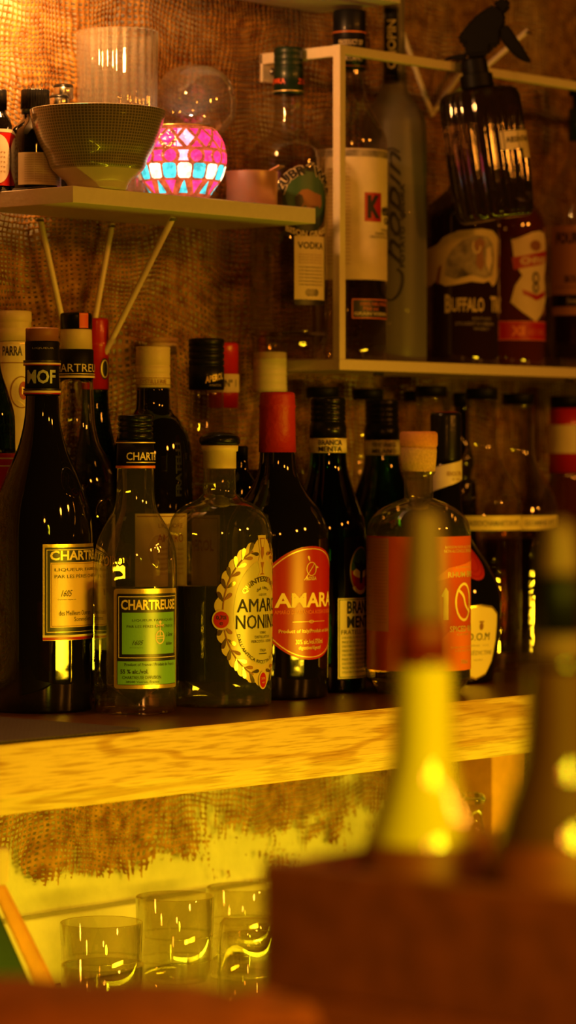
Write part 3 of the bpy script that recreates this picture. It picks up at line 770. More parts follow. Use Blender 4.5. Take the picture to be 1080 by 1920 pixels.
D.text('Product of Italy/Produit en Italie', c - 66, c + 60, 1175, 1184, 'gold_ink', 2, .01); D.text('30% alc./vol./750ml', c - 34, c + 32, 1194, 1203, 'gold_ink', 2, .01); D.text('digestive/digestif', c - 28, c + 26, 1206, 1215, 'gold_ink', 2, .01)
D.build('label', B.root)

# --- E and H: two dark green bottles with cream neck bands
def menta(u, y, label, words, base_words, full):
    B = Bottle('liqueur_bottle', label, 'bottle', u, y, [(845, 33), (850, 34), (880, 37), (915, 47), (950, 60), (980, 69), (1010, 72), (1010, 72), (1300, 71)] if full else
        [(845, 31), (850, 32), (880, 36), (915, 48), (950, 58), (980, 62), (1010, 63), (1010, 63), (1290, 62)], glass='bottle_green', group=G1 if full else G2)
    v = 745 if full else 749; hw = 33 if full else 31.5
    B.part('cap', [(v, hw - 4), (v + 1, hw - 1.5), (v + 4, hw)] + sum([[(v + q, hw), (v + q + 1.2, hw - 1.8), (v + q + 3, hw)] for q in (14, 24, 34, 44)], []) + [(v + 52, hw + .5), (v + 53, hw + 1.5), (v + 78, hw + 2)], 'black_plastic')
    B.part('neck_band', [(v + 76, hw + 1.8), (v + 104, hw + 2.6)], 'cream_paper')
    D = Decal(B, hw + 2.4); B.R0 = B.R; B.R = lambda v: hw + 2.5
    cs = B.S(u + 6, hw)
    for i, w in enumerate(words): D.text(w, cs - 24, cs + 22, v + 80 + 12 * i, v + 90 + 12 * i, 'navy_label', 2, .02)
    D.rect(-60, 60, v + 77, v + 78.5, 'gold_ink', 1); D.rect(-60, 60, v + 101, v + 102.5, 'gold_ink', 1)
    D.build('neck_lettering', B.root); B.R = B.R0
    if full:
        D = Decal(B, 72); c = B.S(676, 72)
        D.ell(c, 1068, 30, 45, 'gold_foil', 0); D.ell(c, 1068, 27, 42, 'teal_ink', 1); D.poly([(c + 27*math.cos(t), 1068 + 42*math.sin(t)) for t in [math.pi*k/16 for k in range(17)]], 'red_label', 2)
        D.ell(c, 1072, 23, 10, 'yellow_ink', 2)
        # bird over a globe
        D.poly([(c-22,1050),(c-8,1056),(c,1048),(c+10,1057),(c+23,1046),(c+15,1066),(c+5,1070),(c+3,1092),(c-5,1092),(c-5,1070),(c-15,1064)], 'ink', 3)
        D.ring(c - 2, 1092, 24, 20, 7, 'gold_ink', 3, 24, 20, 160)
        D.rect(c - 54, c + 64, 1119, 1268, 'cream_paper', 0); D.frame(c - 52, c + 62, 1121, 1266, 1.5, 'teal_ink', 1)
        D.text('BRANCA', c - 36, c + 48, 1124, 1148, 'ink', 2, .03); D.text('MENTA', c - 36, c + 44, 1152, 1174, 'ink', 2, .03)
        D.text('FRATELLI BRANCA', c - 48, c + 58, 1178, 1186, 'ink', 2)
        for k in range(9):
            D.text('MADE WITH THE FINEST HERBS AND ROOTS' if k % 2 else 'LIQUORE DI MENTA PRODOTTO IN MILANO', c - 46, c + 56, 1190 + k * 8, 1194.5 + k * 8, 'teal_ink', 2)
        D.build('label', B.root)
    return B
menta(615, .195, 'black-capped dark green bottle with cream neck band, between the red-labelled and orange-labelled bottles', ['BRANCA', 'MENTA'], None, True)
menta(716, .29, 'green glass bottle with a black cap and cream neck band, directly behind the orange-labelled bottle', ['FERNET-BRANCA', 'MILANO'], None, False)

# --- F: squat bottle with orange label and cork cap
B = Bottle('rum_bottle', 'squat clear bottle with a wraparound orange label and a flat cork cap', 'bottle', 785, .105,
    [(884, 33), (890, 29), (893, 27), (930, 27), (936, 32), (945, 55), (958, 76), (975, 91), (995, 97), (1010, 97), (1010, 97), (1250, 97), (1268, 95), (1285, 86), (1300, 66)], glass='blown_glass', liquid=(1003, 'gold_liquid'), group=G1, seg=96)
B.part('cork_cap', [(809, 31), (811, 34), (814, 35.5), (834, 35.5), (838, 34)], 'cork_red')
B.part('stopper', [(838, 33), (845, 34), (862, 33), (884, 31)], 'cork')
D = Decal(B, 97); E = 97 * math.pi / 2
s = lambda u: B.S(u, 97)
D.rect(-E - 40, E + 60, 1004, 1253, 'orange_label', 0)
D.rect(-E + 2, s(730), 1007, 1180, 'peach_panel', 1)
for k in range(26): D.text('contient sucre, eau, aromes naturels de fruits', s(702), s(727), 1012 + k * 6, 1014.5 + k * 6, 'brown_ink', 2)
for k in range(9): D.rect(-E + 10, s(699), 1030 + k * 17, 1030.8 + k * 17, 'brown_ink', 2)
D.text('*778554 21045*', s(708), s(726), 1010, 1175, 'brown_ink', 2, rot90=True) if False else None
D.poly([(s(752), 1253), (s(840), 1180), (s(882) , 1170), (E + 40, 1200), (E + 40, 1253)], 'orange_light', 1)
D.poly([(s(800), 1090), (s(840), 1062), (s(882), 1048), (E + 40, 1048), (E + 40, 1075), (s(850), 1078)], 'orange_light', 1)
D.text('BOISSON NON ALCOOLISÉE', s(833), s(833) + 88, 1020, 1026, 'gold_ink', 2); D.text('NON-ALCOHOLIC BEVERAGE', s(831), s(831) + 90, 1028, 1034, 'gold_ink', 2)
D.text('À SAVEUR DE', s(852), s(852) + 50, 1059, 1063, 'gold_ink', 2); D.text('RHUM ÉPICÉ', s(838), s(838) + 96, 1067, 1080, 'gold_ink', 2, .02)
c = s(866); D.rect(s(832) - 3, s(832) + 8, 1104, 1158, 'yellow_ink', 2); D.poly([(s(832) - 8, 1114), (s(832) + 2, 1098), (s(832) + 6, 1102), (s(832), 1117)], 'yellow_ink', 2)
D.ring(c + 4, 1126, 27, 36, 5, 'yellow_ink', 2, 40); D.raw(*(lambda q: ([p for t in range(13) for p in ((c + 4 - 22 + 44*t/12 + 5*math.sin(t/12*2*math.pi), 1104 + 44*t/12), (c + 4 - 20 + 44*t/12 + 5*math.sin(t/12*2*math.pi) + 2, 1100 + 44*t/12))], [(2*t, 2*t+2, 2*t+3, 2*t+1) for t in range(12)]))(0), 'yellow_ink', 2)
D.text('SPICED RUM', s(841), s(841) + 84, 1170, 1181, 'gold_ink', 2, .02); D.text('FLAVOUR', s(855), s(855) + 40, 1184, 1188, 'gold_ink', 2)
D.text('MOINS DE 0,5 % ALC./VOL.', s(843), s(843) + 80, 1208, 1212, 'gold_ink', 2); D.text('0.5% ALC./VOL.', s(851), s(851) + 60, 1214, 1218, 'gold_ink', 2); D.text('700ml', s(862), s(862) + 26, 1233, 1241, 'gold_ink', 2)
D.text('noa', s(735), s(812), 1100, 1150, 'orange_light', 2, .02) if False else None
D.build('label', B.root)

# --- G: round-bellied dark bottle with wax seal
B = Bottle('liqueur_bottle', 'dark round-bellied bottle with a red wax seal and yellow shield label', 'bottle', 836, .185,
    [(868, 28), (900, 28), (950, 30), (990, 38), (1025, 56), (1060, 80), (1095, 98), (1130, 104), (1165, 103), (1210, 98), (1250, 92), (1280, 86)], glass='black_glass', group=G1)
B.part('cap', [(773, 24), (775, 28), (780, 29.5), (860, 29), (868, 29)], 'black_plastic')
B.part('cap_disc', [(772.2, 20), (773, 23.5), (775, 25)], 'red_plastic')
D = Decal(B, 29.5); B.R0 = B.R; B.R = lambda v: 30
D.poly([(-40, 880), (40, 862), (42, 898), (-40, 926)], 'cream_paper', 0); D.text('BENEDICTINE', 2, 34, 884, 892, 'brown_ink', 1); D.text('N° 1510', 12, 30, 896, 901, 'brown_ink', 1)
D.build('neck_strip', B.root); B.R = B.R0
D = Decal(B, 90); B.ref = 90
c = 90 * math.asin((893 - 836) / 90)
D.ell(c, 1052, 28, 33, 'red_wax', 3); D.ring(c, 1052, 24, 28, 3, 'red_label', 6); D.ring(c, 1052, 15, 18, 2, 'red_label', 6)
D.build('wax_seal', B.root)
D = Decal(B, 100); c = 100 * math.asin((898 - 836) / 100)
def shield(k): return [(c + k*(-46), 1145 + (1-k)*60), (c + k*(-28), 1137 + (1-k)*60), (c, 1133 + (1-k)*60), (c + k*28, 1137 + (1-k)*60), (c + k*46, 1150 + (1-k)*60), (c + k*48, 1200), (c + k*42, 1235 - (1-k)*30), (c + k*26, 1258 - (1-k)*50), (c, 1266 - (1-k)*60), (c - k*26, 1258 - (1-k)*50), (c - k*42, 1235 - (1-k)*30), (c - k*48, 1200)]
D.poly(shield(1.06), 'gold_foil', 0); D.poly(shield(1.), 'yellow_ink', 1)
D.text('D.O.M', c - 26, c + 24, 1182, 1196, 'ink', 2); D.text('BÉNÉDICTINE', c - 36, c + 38, 1213, 1223, 'grey_ink', 2); D.text('LIQUEUR', c - 10, c + 12, 1231, 1234, 'grey_ink', 2); D.text('DEPUIS  1510', c - 26, c + 24, 1204, 1207, 'grey_ink', 2)
D.ell(c + 2, 1170, 4.5, 7, 'brown_ink', 2); D.rect(c - 3, c + 7, 1160, 1163, 'brown_ink', 2)
D.build('label', B.root)
#@@BACKROWS@@
# --- back rows on the oak shelf
def back(label, u, y, prof, glass, liquid=None, name='liquor_bottle', **k):
    return Bottle(name, label, 'bottle', u, y, prof, glass=glass, liquid=liquid, group=G2, **k)
# far left green shoulder
B = back('dark green bottle cut by the left edge of the picture, with a red striped label', -22, .318, [(640, 20), (690, 24), (730, 36), (780, 50), (830, 51), (860, 52), (880, 52), (1300, 51)], 'green_glass')
D = Decal(B, 61)
D.rect(-40, 85, 850, 930, 'red_plastic', 0); D.rect(-40, 85, 858, 861, 'gold_ink', 1); D.rect(-40, 85, 872, 875, 'gold_ink', 1); D.rect(-40, 85, 960, 1010, 'cream_paper', 0); D.build('label', B.root)
screwcap(B, 590, 640, 20, 'green_cap')
# cream capped bottle with crest
B = back('bottle with ribbed cream cap and red-crested cream neck label, far left of the back row', 27, .348, [(640, 29), (650, 31), (700, 32), (800, 34), (860, 40), (910, 43), (950, 44), (950, 44), (1290, 44)], 'brown_glass')
B.part('cap', [(583, 29), (585, 32), (603, 32.5), (604, 31.5), (606, 31.5), (614, 32), (616, 31), (618, 32), (640, 32)], 'cream_cap')
B.R0 = B.R; B.R = lambda v: B.R0(v) + .4 if v > 640 else 32.4
D = Decal(B, 34); D.rect(-52, 52, 641, 900, 'cream_paper', 0); D.rect(-52, 52, 644, 646, 'gold_ink', 1); D.rect(-52, 52, 680, 682, 'brown_ink', 1)
D.text('PARRA', -25, 16, 650, 668, 'navy_label', 2, .02); D.ring(14, 736, 22, 30, 2, 'brown_ink', 2); D.ell(18, 733, 9, 17, 'red_label', 2); D.text('R', 14, 22, 726, 740, 'gold_ink', 3, .03)
D.ring(0, 790, 30, 40, 1.5, 'gold_ink', 2, 32); D.build('neck_label', B.root); B.R = B.R0
# clear bottle, black cap with orange tax tag
B = back('clear embossed bottle whose black cap wears an orange tag, back row on the left', 143, .295, [(708, 31), (760, 33), (800, 36), (835, 45), (865, 62), (900, 72), (940, 75), (940, 75), (1290, 75)], 'clear_glass', (905, 'green_liquid'))
B.part('cap', [(587, 27), (589, 29.5), (592, 30), (617, 30), (618, 28)], 'black_plastic')
B.part('cap_collar', [(618, 28.5), (620, 29), (655, 30)], 'cream_cap')
B.part('neck_sleeve', [(655, 30), (657, 32.5), (703, 33), (704, 32), (710, 32)], 'sleeve_black')
D = Decal(B, 33); B.R0 = B.R; B.R = lambda v: 33.3 if v > 650 else 30.3
D.rect(B.S(149, 30), B.S(166, 30), 588, 616, 'orange_tag', 1); D.frame(B.S(150, 30), B.S(165, 30), 590, 614, 1.2, 'orange_light', 2); D.build('tax_tag', B.root); D = Decal(B, 33)
D.text('CHARTREUSE', -62, 68, 683, 698, 'cream_paper', 2, .0); D.rect(-62, 70, 701, 702.5, 'gold_ink', 2); D.rect(-90, 90, 705, 709, 'cream_cap', 2)
D.build('neck_lettering', B.root); B.R = B.R0
B.seal(196, 960, 24, 72, 'clear_glass')
# red capsule bottle
B = back('slim dark green bottle with a long red capsule, beside the orange-tagged cap', 181, .350, [(728, 22), (760, 23), (800, 28), (850, 38), (900, 43), (950, 44), (950, 44), (1280, 44)], 'green_glass')
B.part('capsule', [(597, 20), (599, 22.5), (604, 23), (640, 23), (642, 24), (650, 24), (652, 23), (730, 24)], 'red_plastic')
D = Decal(B, 24); B.R0 = B.R; B.R = lambda v: 24.2; D.ell(B.S(196, 24), 692, 9, 20, 'navy_label', 1); D.ring(B.S(196, 24), 692, 8, 17, 2, 'gold_ink', 2); D.build('capsule_crest', B.root); B.R = B.R0
# brown bottle with cream screw cap
B = back('wide dark bottle with a cream screw cap and raised lettering down its shoulder', 287, .288, [(725, 31), (760, 32), (775, 38), (790, 52), (815, 66), (850, 73), (890, 74), (890, 74), (1300, 74)], 'black_glass')
B.part('cap', [(650, 30), (651, 32), (655, 32.5), (657, 31.5), (658, 32), (684, 32), (685, 31), (687, 31), (688, 32), (700, 32), (701, 31), (703, 32), (727, 32.5)], 'cream_cap')
D = Decal(B, 33); B.R0 = B.R; B.R = lambda v: 32.8
D.text('DISTILLERIE', -26, 28, 712, 720, 'brown_ink', 1); D.rect(-50, 50, 709, 710, 'brown_ink', 1); D.rect(-50, 50, 721.5, 722.5, 'brown_ink', 1); D.build('neck_lettering', B.root); B.R = B.R0
D = Decal(B, 74); D.text('FRATELLI', 44, 58, 830, 930, 'blue_black', 2, .04, rot90=True); D.rect(-34, 74, 962, 1140, 'cream_paper', 0); D.rect(-30, 70, 966, 968, 'brown_ink', 1); D.text('LIQUORE', 10, 60, 980, 990, 'brown_ink', 1); D.text('AMARO', 8, 62, 1000, 1015, 'red_label', 1)
for k in range(6): D.text('PRODOTTO E IMBOTTIGLIATO', 8, 64, 1026 + k*9, 1030 + k*9, 'brown_ink', 1)
D.build('label', B.root)
B = back('clear bottle with a flat tan lid peeping over the cream screw cap', 303, .356, [(660, 28), (700, 29), (760, 31), (800, 33), (850, 35), (880, 36), (1280, 36)], 'thin_glass', (790, 'amber_liquid'))
B.part('cap', [(633, 29), (635, 31.5), (641, 31), (643, 28)], 'cork'); B.part('cap_collar', [(643, 28), (646, 28.5), (650, 29.5), (652, 28), (656, 28), (664, 29)], 'cream_cap')
# orange aperitivo bottle, almost empty
B = back('clear long-necked bottle with a tall black cap lettered in cream, behind the black knob stopper', 387, .298, [(728, 32), (790, 33), (830, 38), (870, 50), (910, 59), (940, 61), (1290, 61)], 'thin_glass')
screwcap(B, 635, 731, 33.5, 'blue_black', grooves=(650, 662, 674, 686))
D = Decal(B, 34); B.R0 = B.R; B.R = lambda v: 33.7
cs = 17; vs, fs = text_mesh('APEROL', .04); D.raw([(cs - 19 + 38*x, 720 - 13*y - 9*x) for x, y in vs], fs, 'gold_ink', 2)
D.text('APERITIVO', cs - 12, cs + 14, 721, 725, 'grey_ink', 2); D.build('cap_lettering', B.root); B.R = B.R0
D = Decal(B, 72); D.rect(-64, 30, 965, 1120, 'cream_paper', 0); D.frame(-60, 26, 970, 1114, 1.5, 'brown_ink', 1); D.text('APEROL', -50, 16, 1010, 1032, 'red_label', 1, .03); D.build('label', B.root)
# red white red cap
B = back('slim clear bottle with a red capsule banded in cream, right of the tall black cap', 419, .358, [(762, 27), (800, 28), (850, 28), (900, 28), (950, 28), (1280, 28)], 'thin_glass', (820, 'pale_liquid'))
B.part('capsule', [(643, 25), (645, 27.5), (655, 28), (657, 27), (659, 28), (702, 28), (702, 28.3), (765, 28)], 'red_plastic')
D = Decal(B, 28.5); B.R0 = B.R; B.R = lambda v: 28.6; D.rect(-44, 44, 702, 736, 'cream_paper', 1); D.text('Nº 1', 2, 26, 712, 726, 'navy_label', 2, .02); D.build('capsule_band', B.root); B.R = B.R0
# white cap behind the red capsule
B = back('clear sloping bottle with a ribbed white cap, just behind the red capsule', 506, .336, [(733, 30), (770, 32), (810, 40), (850, 54), (890, 64), (930, 67), (930, 67), (1290, 67)], 'thin_glass', (880, 'dark_liquid'))
B.part('cap', [(660, 28), (662, 31), (679, 31.5), (680, 30.5), (682, 31.5), (693, 31.5), (694, 30.3), (696, 31.5), (704, 31.5), (705, 30.3), (707, 31.5), (720, 31.5), (721, 30.5), (723, 32), (735, 32)], 'white_cap')
# small dark shoulders between the two round bottles
B = back('low dark glossy bottle mostly hidden between the knob-stoppered and the red-capsuled bottles', 452, .24, [(858, 10), (864, 13), (885, 16), (905, 28), (930, 32), (960, 33), (1290, 33)], 'black_glass')
B.cap('cap', 836, 862, 13, 'matte_black')
# black-capped clear bottles under the box frame
def clear(u, y, capv, hw, label, bw=62, liquid=None, prof=None, glass='thin_glass', ch=20):
    B = back(label, u, y, prof or [(capv + ch, hw - 2), (capv + ch + 4, hw - 1), (capv + ch + 8, hw - 3), (capv + 90, hw - 2), (capv + 130, min(hw + 6, bw)), (capv + 165, max(hw, bw - 12)), (capv + 200, bw), (1290, bw)], glass, liquid)
    B.cap('cap', capv, capv + ch, hw, 'matte_black'); return B
clear(605, .345, 726, 31, bw=46, label='clear bottle with a wide black cap peeping up directly behind the cream-banded green bottle', liquid=(870, 'dark_liquid'))
clear(690, .352, 729, 29, bw=36, label='clear bottle with a flat black cap, between the two cream-banded green bottles', liquid=(960, 'straw_liquid'))
clear(776, .366, 733, 18, label='thin-necked clear bottle with a narrow black cap, left of a wider black cap', bw=20)
clear(808, .328, 724, 30, bw=28, label='clear bottle with a wide black cap, above the flat cork cap', liquid=(930, 'straw_liquid'))
clear(866, .360, 736, 17, label='dark slim bottle with a black cap, just left of the taped clear bottle', bw=28, glass='black_glass', ch=24)
def taped(u, y, capv, bw, words, tv0, tv1, us, label, liquid=None):
    B = back(label, u, y, [(capv + 20, 28), (capv + 24, 29), (capv + 30, 28), (capv + 95, 28), (capv + 125, 33), (capv + 155, 48), (capv + 185, 65), (capv + 215, bw), (capv + 215, bw), (1285, bw)], 'thin_glass', liquid)
    B.cap('cap', capv, capv + 21, 30, 'matte_black')
    D = Decal(B, bw); D.rect(B.S(us[0], bw), B.S(us[1], bw), tv0, tv1, 'yellow_ink', 0); m0 = B.S(us[0] + 8, bw); D.text(words, m0, B.S(us[1] - 4, bw), tv0 + 8, tv1 - 8, 'grey_ink', 1, .03)
    D.build('tape_label', B.root); return B
taped(903, .27, 728, 75, 'TASSOCHAMARTON N°2', 966, 993, (866, 976), 'black-capped clear flared-neck bottle with yellow tape, nearer the orange-labelled bottle')
taped(972, .33, 738, 75, 'GOMME N°1', 966, 992, (975, 1044), 'clear flared-neck bottle with yellow tape, the one nearer the right edge', (1010, 'amber_liquid'))
B = back('dark red black-capped bottle with red and cream neck bands, right edge of the oak shelf', 1062, .335, [(884, 31), (900, 33), (930, 44), (960, 58), (990, 62), (1285, 62)], 'amber_glass')
B.cap('cap', 743, 766, 30, 'matte_black')
B.part('capsule', [(766, 31), (800, 31.5), (886, 33)], 'red_plastic')
D = Decal(B, 33); B.R0 = B.R; B.R = lambda v: 33.2; D.rect(-52, 52, 797, 850, 'cream_paper', 1); D.build('capsule_band', B.root); B.R = B.R0

# ------------------------------------------------------------------ upper row in the box frame
def up(label, u, y, prof, glass, liquid=None, **k):
    return Bottle('spirit_bottle', label, 'bottle', u, y, prof, base=FB + .0002, glass=glass, liquid=liquid, group=G3, **k)
B = up('clear bottle with dark green cap and green bison picture, left end of the box frame', 541, .322, [(178, 26), (184, 27), (196, 30), (203, 26), (215, 27), (240, 30), (255, 40), (270, 60), (282, 70), (300, 74), (300, 74), (600, 74), (625, 73), (645, 69)], 'thin_glass', (300, 'pale_liquid'), closed=True)
B.part('cap', [(90, 24), (91, 26), (94, 27.5), (104, 27.5), (105, 26.5), (107, 27.5), (115, 27.5), (116, 26.5), (118, 27.5), (126, 27.5), (127, 26.6), (129, 27.8), (178, 28.3)], 'green_cap')
D = Decal(B, 28.3); B.R0 = B.R; B.R = lambda v: 28.5; D.text('ZUBRÓWKA', -70, -6, 147, 160, 'orange_tag', 2, .02); D.text('ZUBRÓWKA', 18, 80, 147, 160, 'orange_tag', 2, .02)
D.rect(-80, 80, 172, 173.5, 'gold_ink', 2); D.build('cap_lettering', B.root); B.R = B.R0
D = Decal(B, 74); cs = B.S(578, 74); D.ell(cs, 380, 50, 60, 'green_cap', 0); D.ell(cs, 372, 44, 45, 'teal_ink', 1)
D.poly([(cs-26,388),(cs-27,376),(cs-20,368),(cs-14,362),(cs-2,360),(cs+12,366),(cs+30,370),(cs+32,388),(cs+26,396),(cs+22,390),(cs+4,390),(cs+2,398),(cs-4,398),(cs-6,390),(cs-14,394),(cs-18,400),(cs-24,396)], 'brown_ink', 2)
D.poly([(cs-26,388),(cs-27,376),(cs-20,369),(cs-13,372),(cs-10,384),(cs-16,395),(cs-23,396)], 'navy_label', 3)
D.arc('ZUBRÓWKA', cs, 378, 48, 46, 21, -82, 82, 'ink', 3, .05); D.arc('ZUBRÓWKA', cs, 378, 47, 45, 23, -83, 83, 'cream_paper', 2, .10)
vs, fs = text_mesh('BISON GRASS', .03); D.raw([(cs - 44 + 88*x, 438 + 12 * (1 - (2*x-1)**2) - 12*y) for x, y in vs], fs, 'cream_paper', 3)
D.rect(cs - 28, cs + 42, 447, 575, 'cream_paper', 1); D.rect(cs - 28, cs + 42, 565, 575, 'navy_label', 2); D.text('VODKA', cs - 22, cs + 36, 458, 471, 'ink', 2, .02)
for k in range(4): D.text('flavoured with an extract', cs - 20, cs + 34, 480 + k*5, 482.5 + k*5, 'brown_ink', 2)
for k in range(6): D.text('of the fragrant bison grass herb', cs - 20, cs + 34, 503 + k*6.5, 507 + k*6.5, 'ink', 2, 0, .3)
for q in (-8, 0, 8): D.ell(cs + 8 + q, 552, 7, 7, 'grey_ink', 2)
D.build('label', B.root)
B = up('clear dark-capped bottle with a red square on its tall cream label, behind the frame upright', 655, .318, [(132, 27), (140, 27), (150, 28), (185, 33), (215, 48), (245, 65), (270, 72), (290, 72), (290, 72), (645, 71)], 'thin_glass', (285, 'pale_liquid'))
B.cap('cap', 20, 132, 31, 'blue_black')
D = Decal(B, 31); B.R0 = B.R; B.R = lambda v: 31.2; D.rect(-60, 60, 62, 64, 'orange_light', 2); D.rect(-60, 60, 126, 128, 'orange_light', 2)
for i, w in enumerate(['PRODUCT OF', 'HOLLAND', 'HOLLAND']): D.text(w, -20, 27, 78 + i*15, 88 + i*15, 'cream_cap', 2, .02)
D.build('cap_lettering', B.root); B.R = B.R0
D = Decal(B, 72); D.rect(-72, 100, 285, 528, 'cream_paper', 0); D.rect(-70, 98, 287, 300, 'grey_ink', 1)
for k in range(26): D.text('Ketel One is inspired by small batch craftsmanship', -60, 2, 322 + k*7, 325 + k*7, 'brown_ink', 1)
s0 = B.S(683, 72); D.rect(s0, s0 + 40, 366, 420, 'red_label', 1); D.text('K', s0 + 6, s0 + 36, 371, 414, 'ink', 2, .05); D.text('etel', s0 + 42, s0 + 84, 384, 408, 'ink', 2, .03); D.text('One', s0 + 50, s0 + 84, 410, 424, 'ink', 2, .03)
D.text('VODKA', s0 + 40, s0 + 84, 432, 437, 'ink', 2); D.text('FAMILY MADE', s0 + 24, s0 + 88, 439, 444, 'ink', 2); D.text('CREATION OF DISTILLERY', s0 + 10, s0 + 92, 446, 450, 'ink', 2)
D.rect(B.S(660, 72), 95, 564, 600, 'navy_label', 0); D.frame(B.S(660, 72), 95, 564, 600, 1.5, 'orange_light', 1); D.text('100% NEUTRAL', B.S(676, 72), 90, 570, 576, 'orange_light', 1); D.text('GRAIN VODKA', B.S(664, 72), 90, 588, 594, 'cream_paper', 1, .02); D.text('750 ml', B.S(680, 72), 60, 579, 585, 'orange_light', 1)
D.build('label', B.root)
B = up('tall frosted bottle with flowing black script and a narrow black neck tag', 739, .335, [(-20, 20), (120, 21), (160, 24), (185, 34), (205, 50), (225, 59), (245, 61), (245, 61), (650, 61)], 'frost_glass', (350, 'straw_liquid'), closed=True)
B.cap('stopper', -75, -22, 23, 'matte_black')
D = Decal(B, 21); B.R0 = B.R; B.R = lambda v: 23.2; c = B.S(735, 22)
D.rect(c - 15, c + 13, 15, 160, 'matte_black', 1, 5); D.text('CHOPIN', c - 8, c + 7, 40, 132, 'cream_paper', 2, .03, rot90=True); D.text('POTATO', c - 8, c + 6, 144, 147, 'grey_ink', 2); D.text('VODKA', c - 8, c + 6, 151, 154, 'grey_ink', 2); D.frame(c - 13, c + 11, 17, 158, .8, 'grey_ink', 2)
D.build('neck_tag', B.root); B.R = B.R0
D = Decal(B, 61)
def stroke(pts, w, m, layer=2):
    q = []; P_ = [Vector((a, b)) for a, b in pts]
    for i in range(len(P_) - 1):
        p0, p1, p2, p3 = P_[max(i-1, 0)], P_[i], P_[i+1], P_[min(i+2, len(P_)-1)]
        for k in range(5):
            t = k/5; q.append(.5*((2*p1)+(-p0+p2)*t+(2*p0-5*p1+4*p2-p3)*t*t+(-p0+3*p1-3*p2+p3)*t**3))
    q.append(P_[-1]); vs = []; fs = []
    for i, p in enumerate(q):
        d = (q[min(i+1, len(q)-1)] - q[max(i-1, 0)]).normalized(); nn = Vector((-d.y, d.x)); ww = w * (.45 + .55 * abs(d.y))
        vs += [tuple(p + nn*ww), tuple(p - nn*ww)]
        if i: fs.append((2*i-2, 2*i, 2*i+1, 2*i-1))
    D.raw(vs, fs, m, layer)
vs, fs = text_mesh('hopin', .0, .45); D.raw([(22 - 40*y, 500 - 212*x) for x, y in vs], fs, 'ink', 2)
stroke([(6, 508), (16, 520), (12, 548), (-4, 566), (-22, 556), (-28, 530), (-24, 508), (-12, 500)], 2.6, 'ink')
stroke([(10, 292), (-4, 284), (-14, 290), (-18, 306)], 2.2, 'ink')
D.build('script_lettering', B.root); D = Decal(B, 61); c = B.S(754, 61); D.text('POTATO  VODKA', c - 4, c + 5, 350, 505, 'ink', 2, .03, rot90=True); D.build('side_lettering', B.root); D = Decal(B, 61); D.text('750 ml', -24, -6, 605, 612, 'grey_ink', 2); D.build('volume_mark', B.root)
B = up('dark bourbon bottle with a torn cream bison picture, below the hanging spray bottle', 864, .33, [(300, 19), (340, 20), (355, 26), (372, 46), (390, 62), (408, 72), (430, 74), (430, 74), (662, 73)], 'brown_glass')
B.cap('stopper', 250, 300, 22, 'amber_glass')
D = Decal(B, 74)
bl = [(-92, 482), (-80, 470), (-62, 468), (-46, 462), (-34, 450), (-20, 444), (-4, 438), (18, 436), (40, 434), (68, 436), (84, 446), (88, 452), (84, 500), (86, 520), (78, 534), (68, 540), (58, 530), (44, 534), (20, 532), (-10, 538), (-30, 540), (-50, 530), (-62, 538), (-76, 540), (-92, 532)]
D.poly([(a, b) for a, b in bl], 'cream_cap', 0)
D.poly([(-30, 520), (-26, 490), (-14, 470), (4, 455), (28, 446), (54, 448), (68, 462), (72, 490), (66, 520), (48, 526), (20, 520), (0, 506), (-10, 528)], 'grey_ink', 1)
D.poly([(24, 460), (36, 450), (48, 458), (42, 474), (46, 500), (38, 512), (28, 500), (30, 478)], 'brown_ink', 2); D.poly([(50, 470), (62, 466), (66, 492), (58, 514), (50, 500)], 'cream_paper', 2); D.ring(30, 466, 9, 14, 3, 'cream_paper', 3, 20, 0, 220)
D.poly([(-50, 534), (-44, 505), (-36, 500), (-42, 536)], 'brown_ink', 1)
D.text('B', -30, -18, 556, 590, 'cream_cap', 1, .03); D.text('UFFALO', -17, 46, 562, 588, 'cream_cap', 1, .02); D.text('TRACE', 62, 120, 558, 588, 'cream_cap', 1, .03)
D.text('KENTUCKY', 22, 66, 598, 603, 'grey_ink', 1); D.text('STRAIGHT BOURBON', -10, 70, 607, 613, 'grey_ink', 1); D.text('WHISKEY', 24, 60, 617, 622, 'grey_ink', 1)
D.build('label', B.root)
B = up('amber blended whisky bottle with a cream crest crossed by a red banner', 957, .335, [(330, 20), (350, 22), (375, 40), (400, 58), (420, 65), (440, 66), (440, 66), (668, 65)], 'amber_glass')
B.cap('cap', 262, 330, 22, 'red_plastic')
D = Decal(B, 66); cs = B.S(1004, 66)
D.poly([(cs-50,455),(cs-30,448),(cs-10,440),(cs+10,436),(cs+30,440),(cs+44,462),(cs+40,500),(cs+30,520),(cs+44,560),(cs+20,590),(cs,606),(cs-30,588),(cs-52,570),(cs-44,540),(cs-30,520),(cs-44,500)], 'cream_paper', 0)
D.poly([(cs-50,487),(cs+44,470),(cs+46,492),(cs-46,510)], 'red_label', 1); vs, fs = text_mesh('CHIVAS', .04); D.raw([(cs-34+72*x, 500-5*x-13*y) for x, y in vs], fs, 'cream_paper', 2)
D.ring(cs, 524, 9, 11, 4, 'navy_label', 2); D.ring(cs, 542, 8, 10, 4, 'navy_label', 2); D.poly([(cs-30,546),(cs+2,556),(cs+34,546),(cs+32,556),(cs+2,566),(cs-28,555)], 'red_label', 2); D.ell(cs, 464, 14, 10, 'brown_ink', 1)
D.rect(-30, 110, 605, 640, 'red_plastic', 0); D.frame(-30, 110, 605, 640, 1.5, 'orange_light', 1); D.text('XII', 2, 28, 614, 632, 'orange_light', 1, .05); D.text('AGED 12 YEARS', 34, 78, 620, 630, 'orange_light', 1)
D.build('label', B.root)
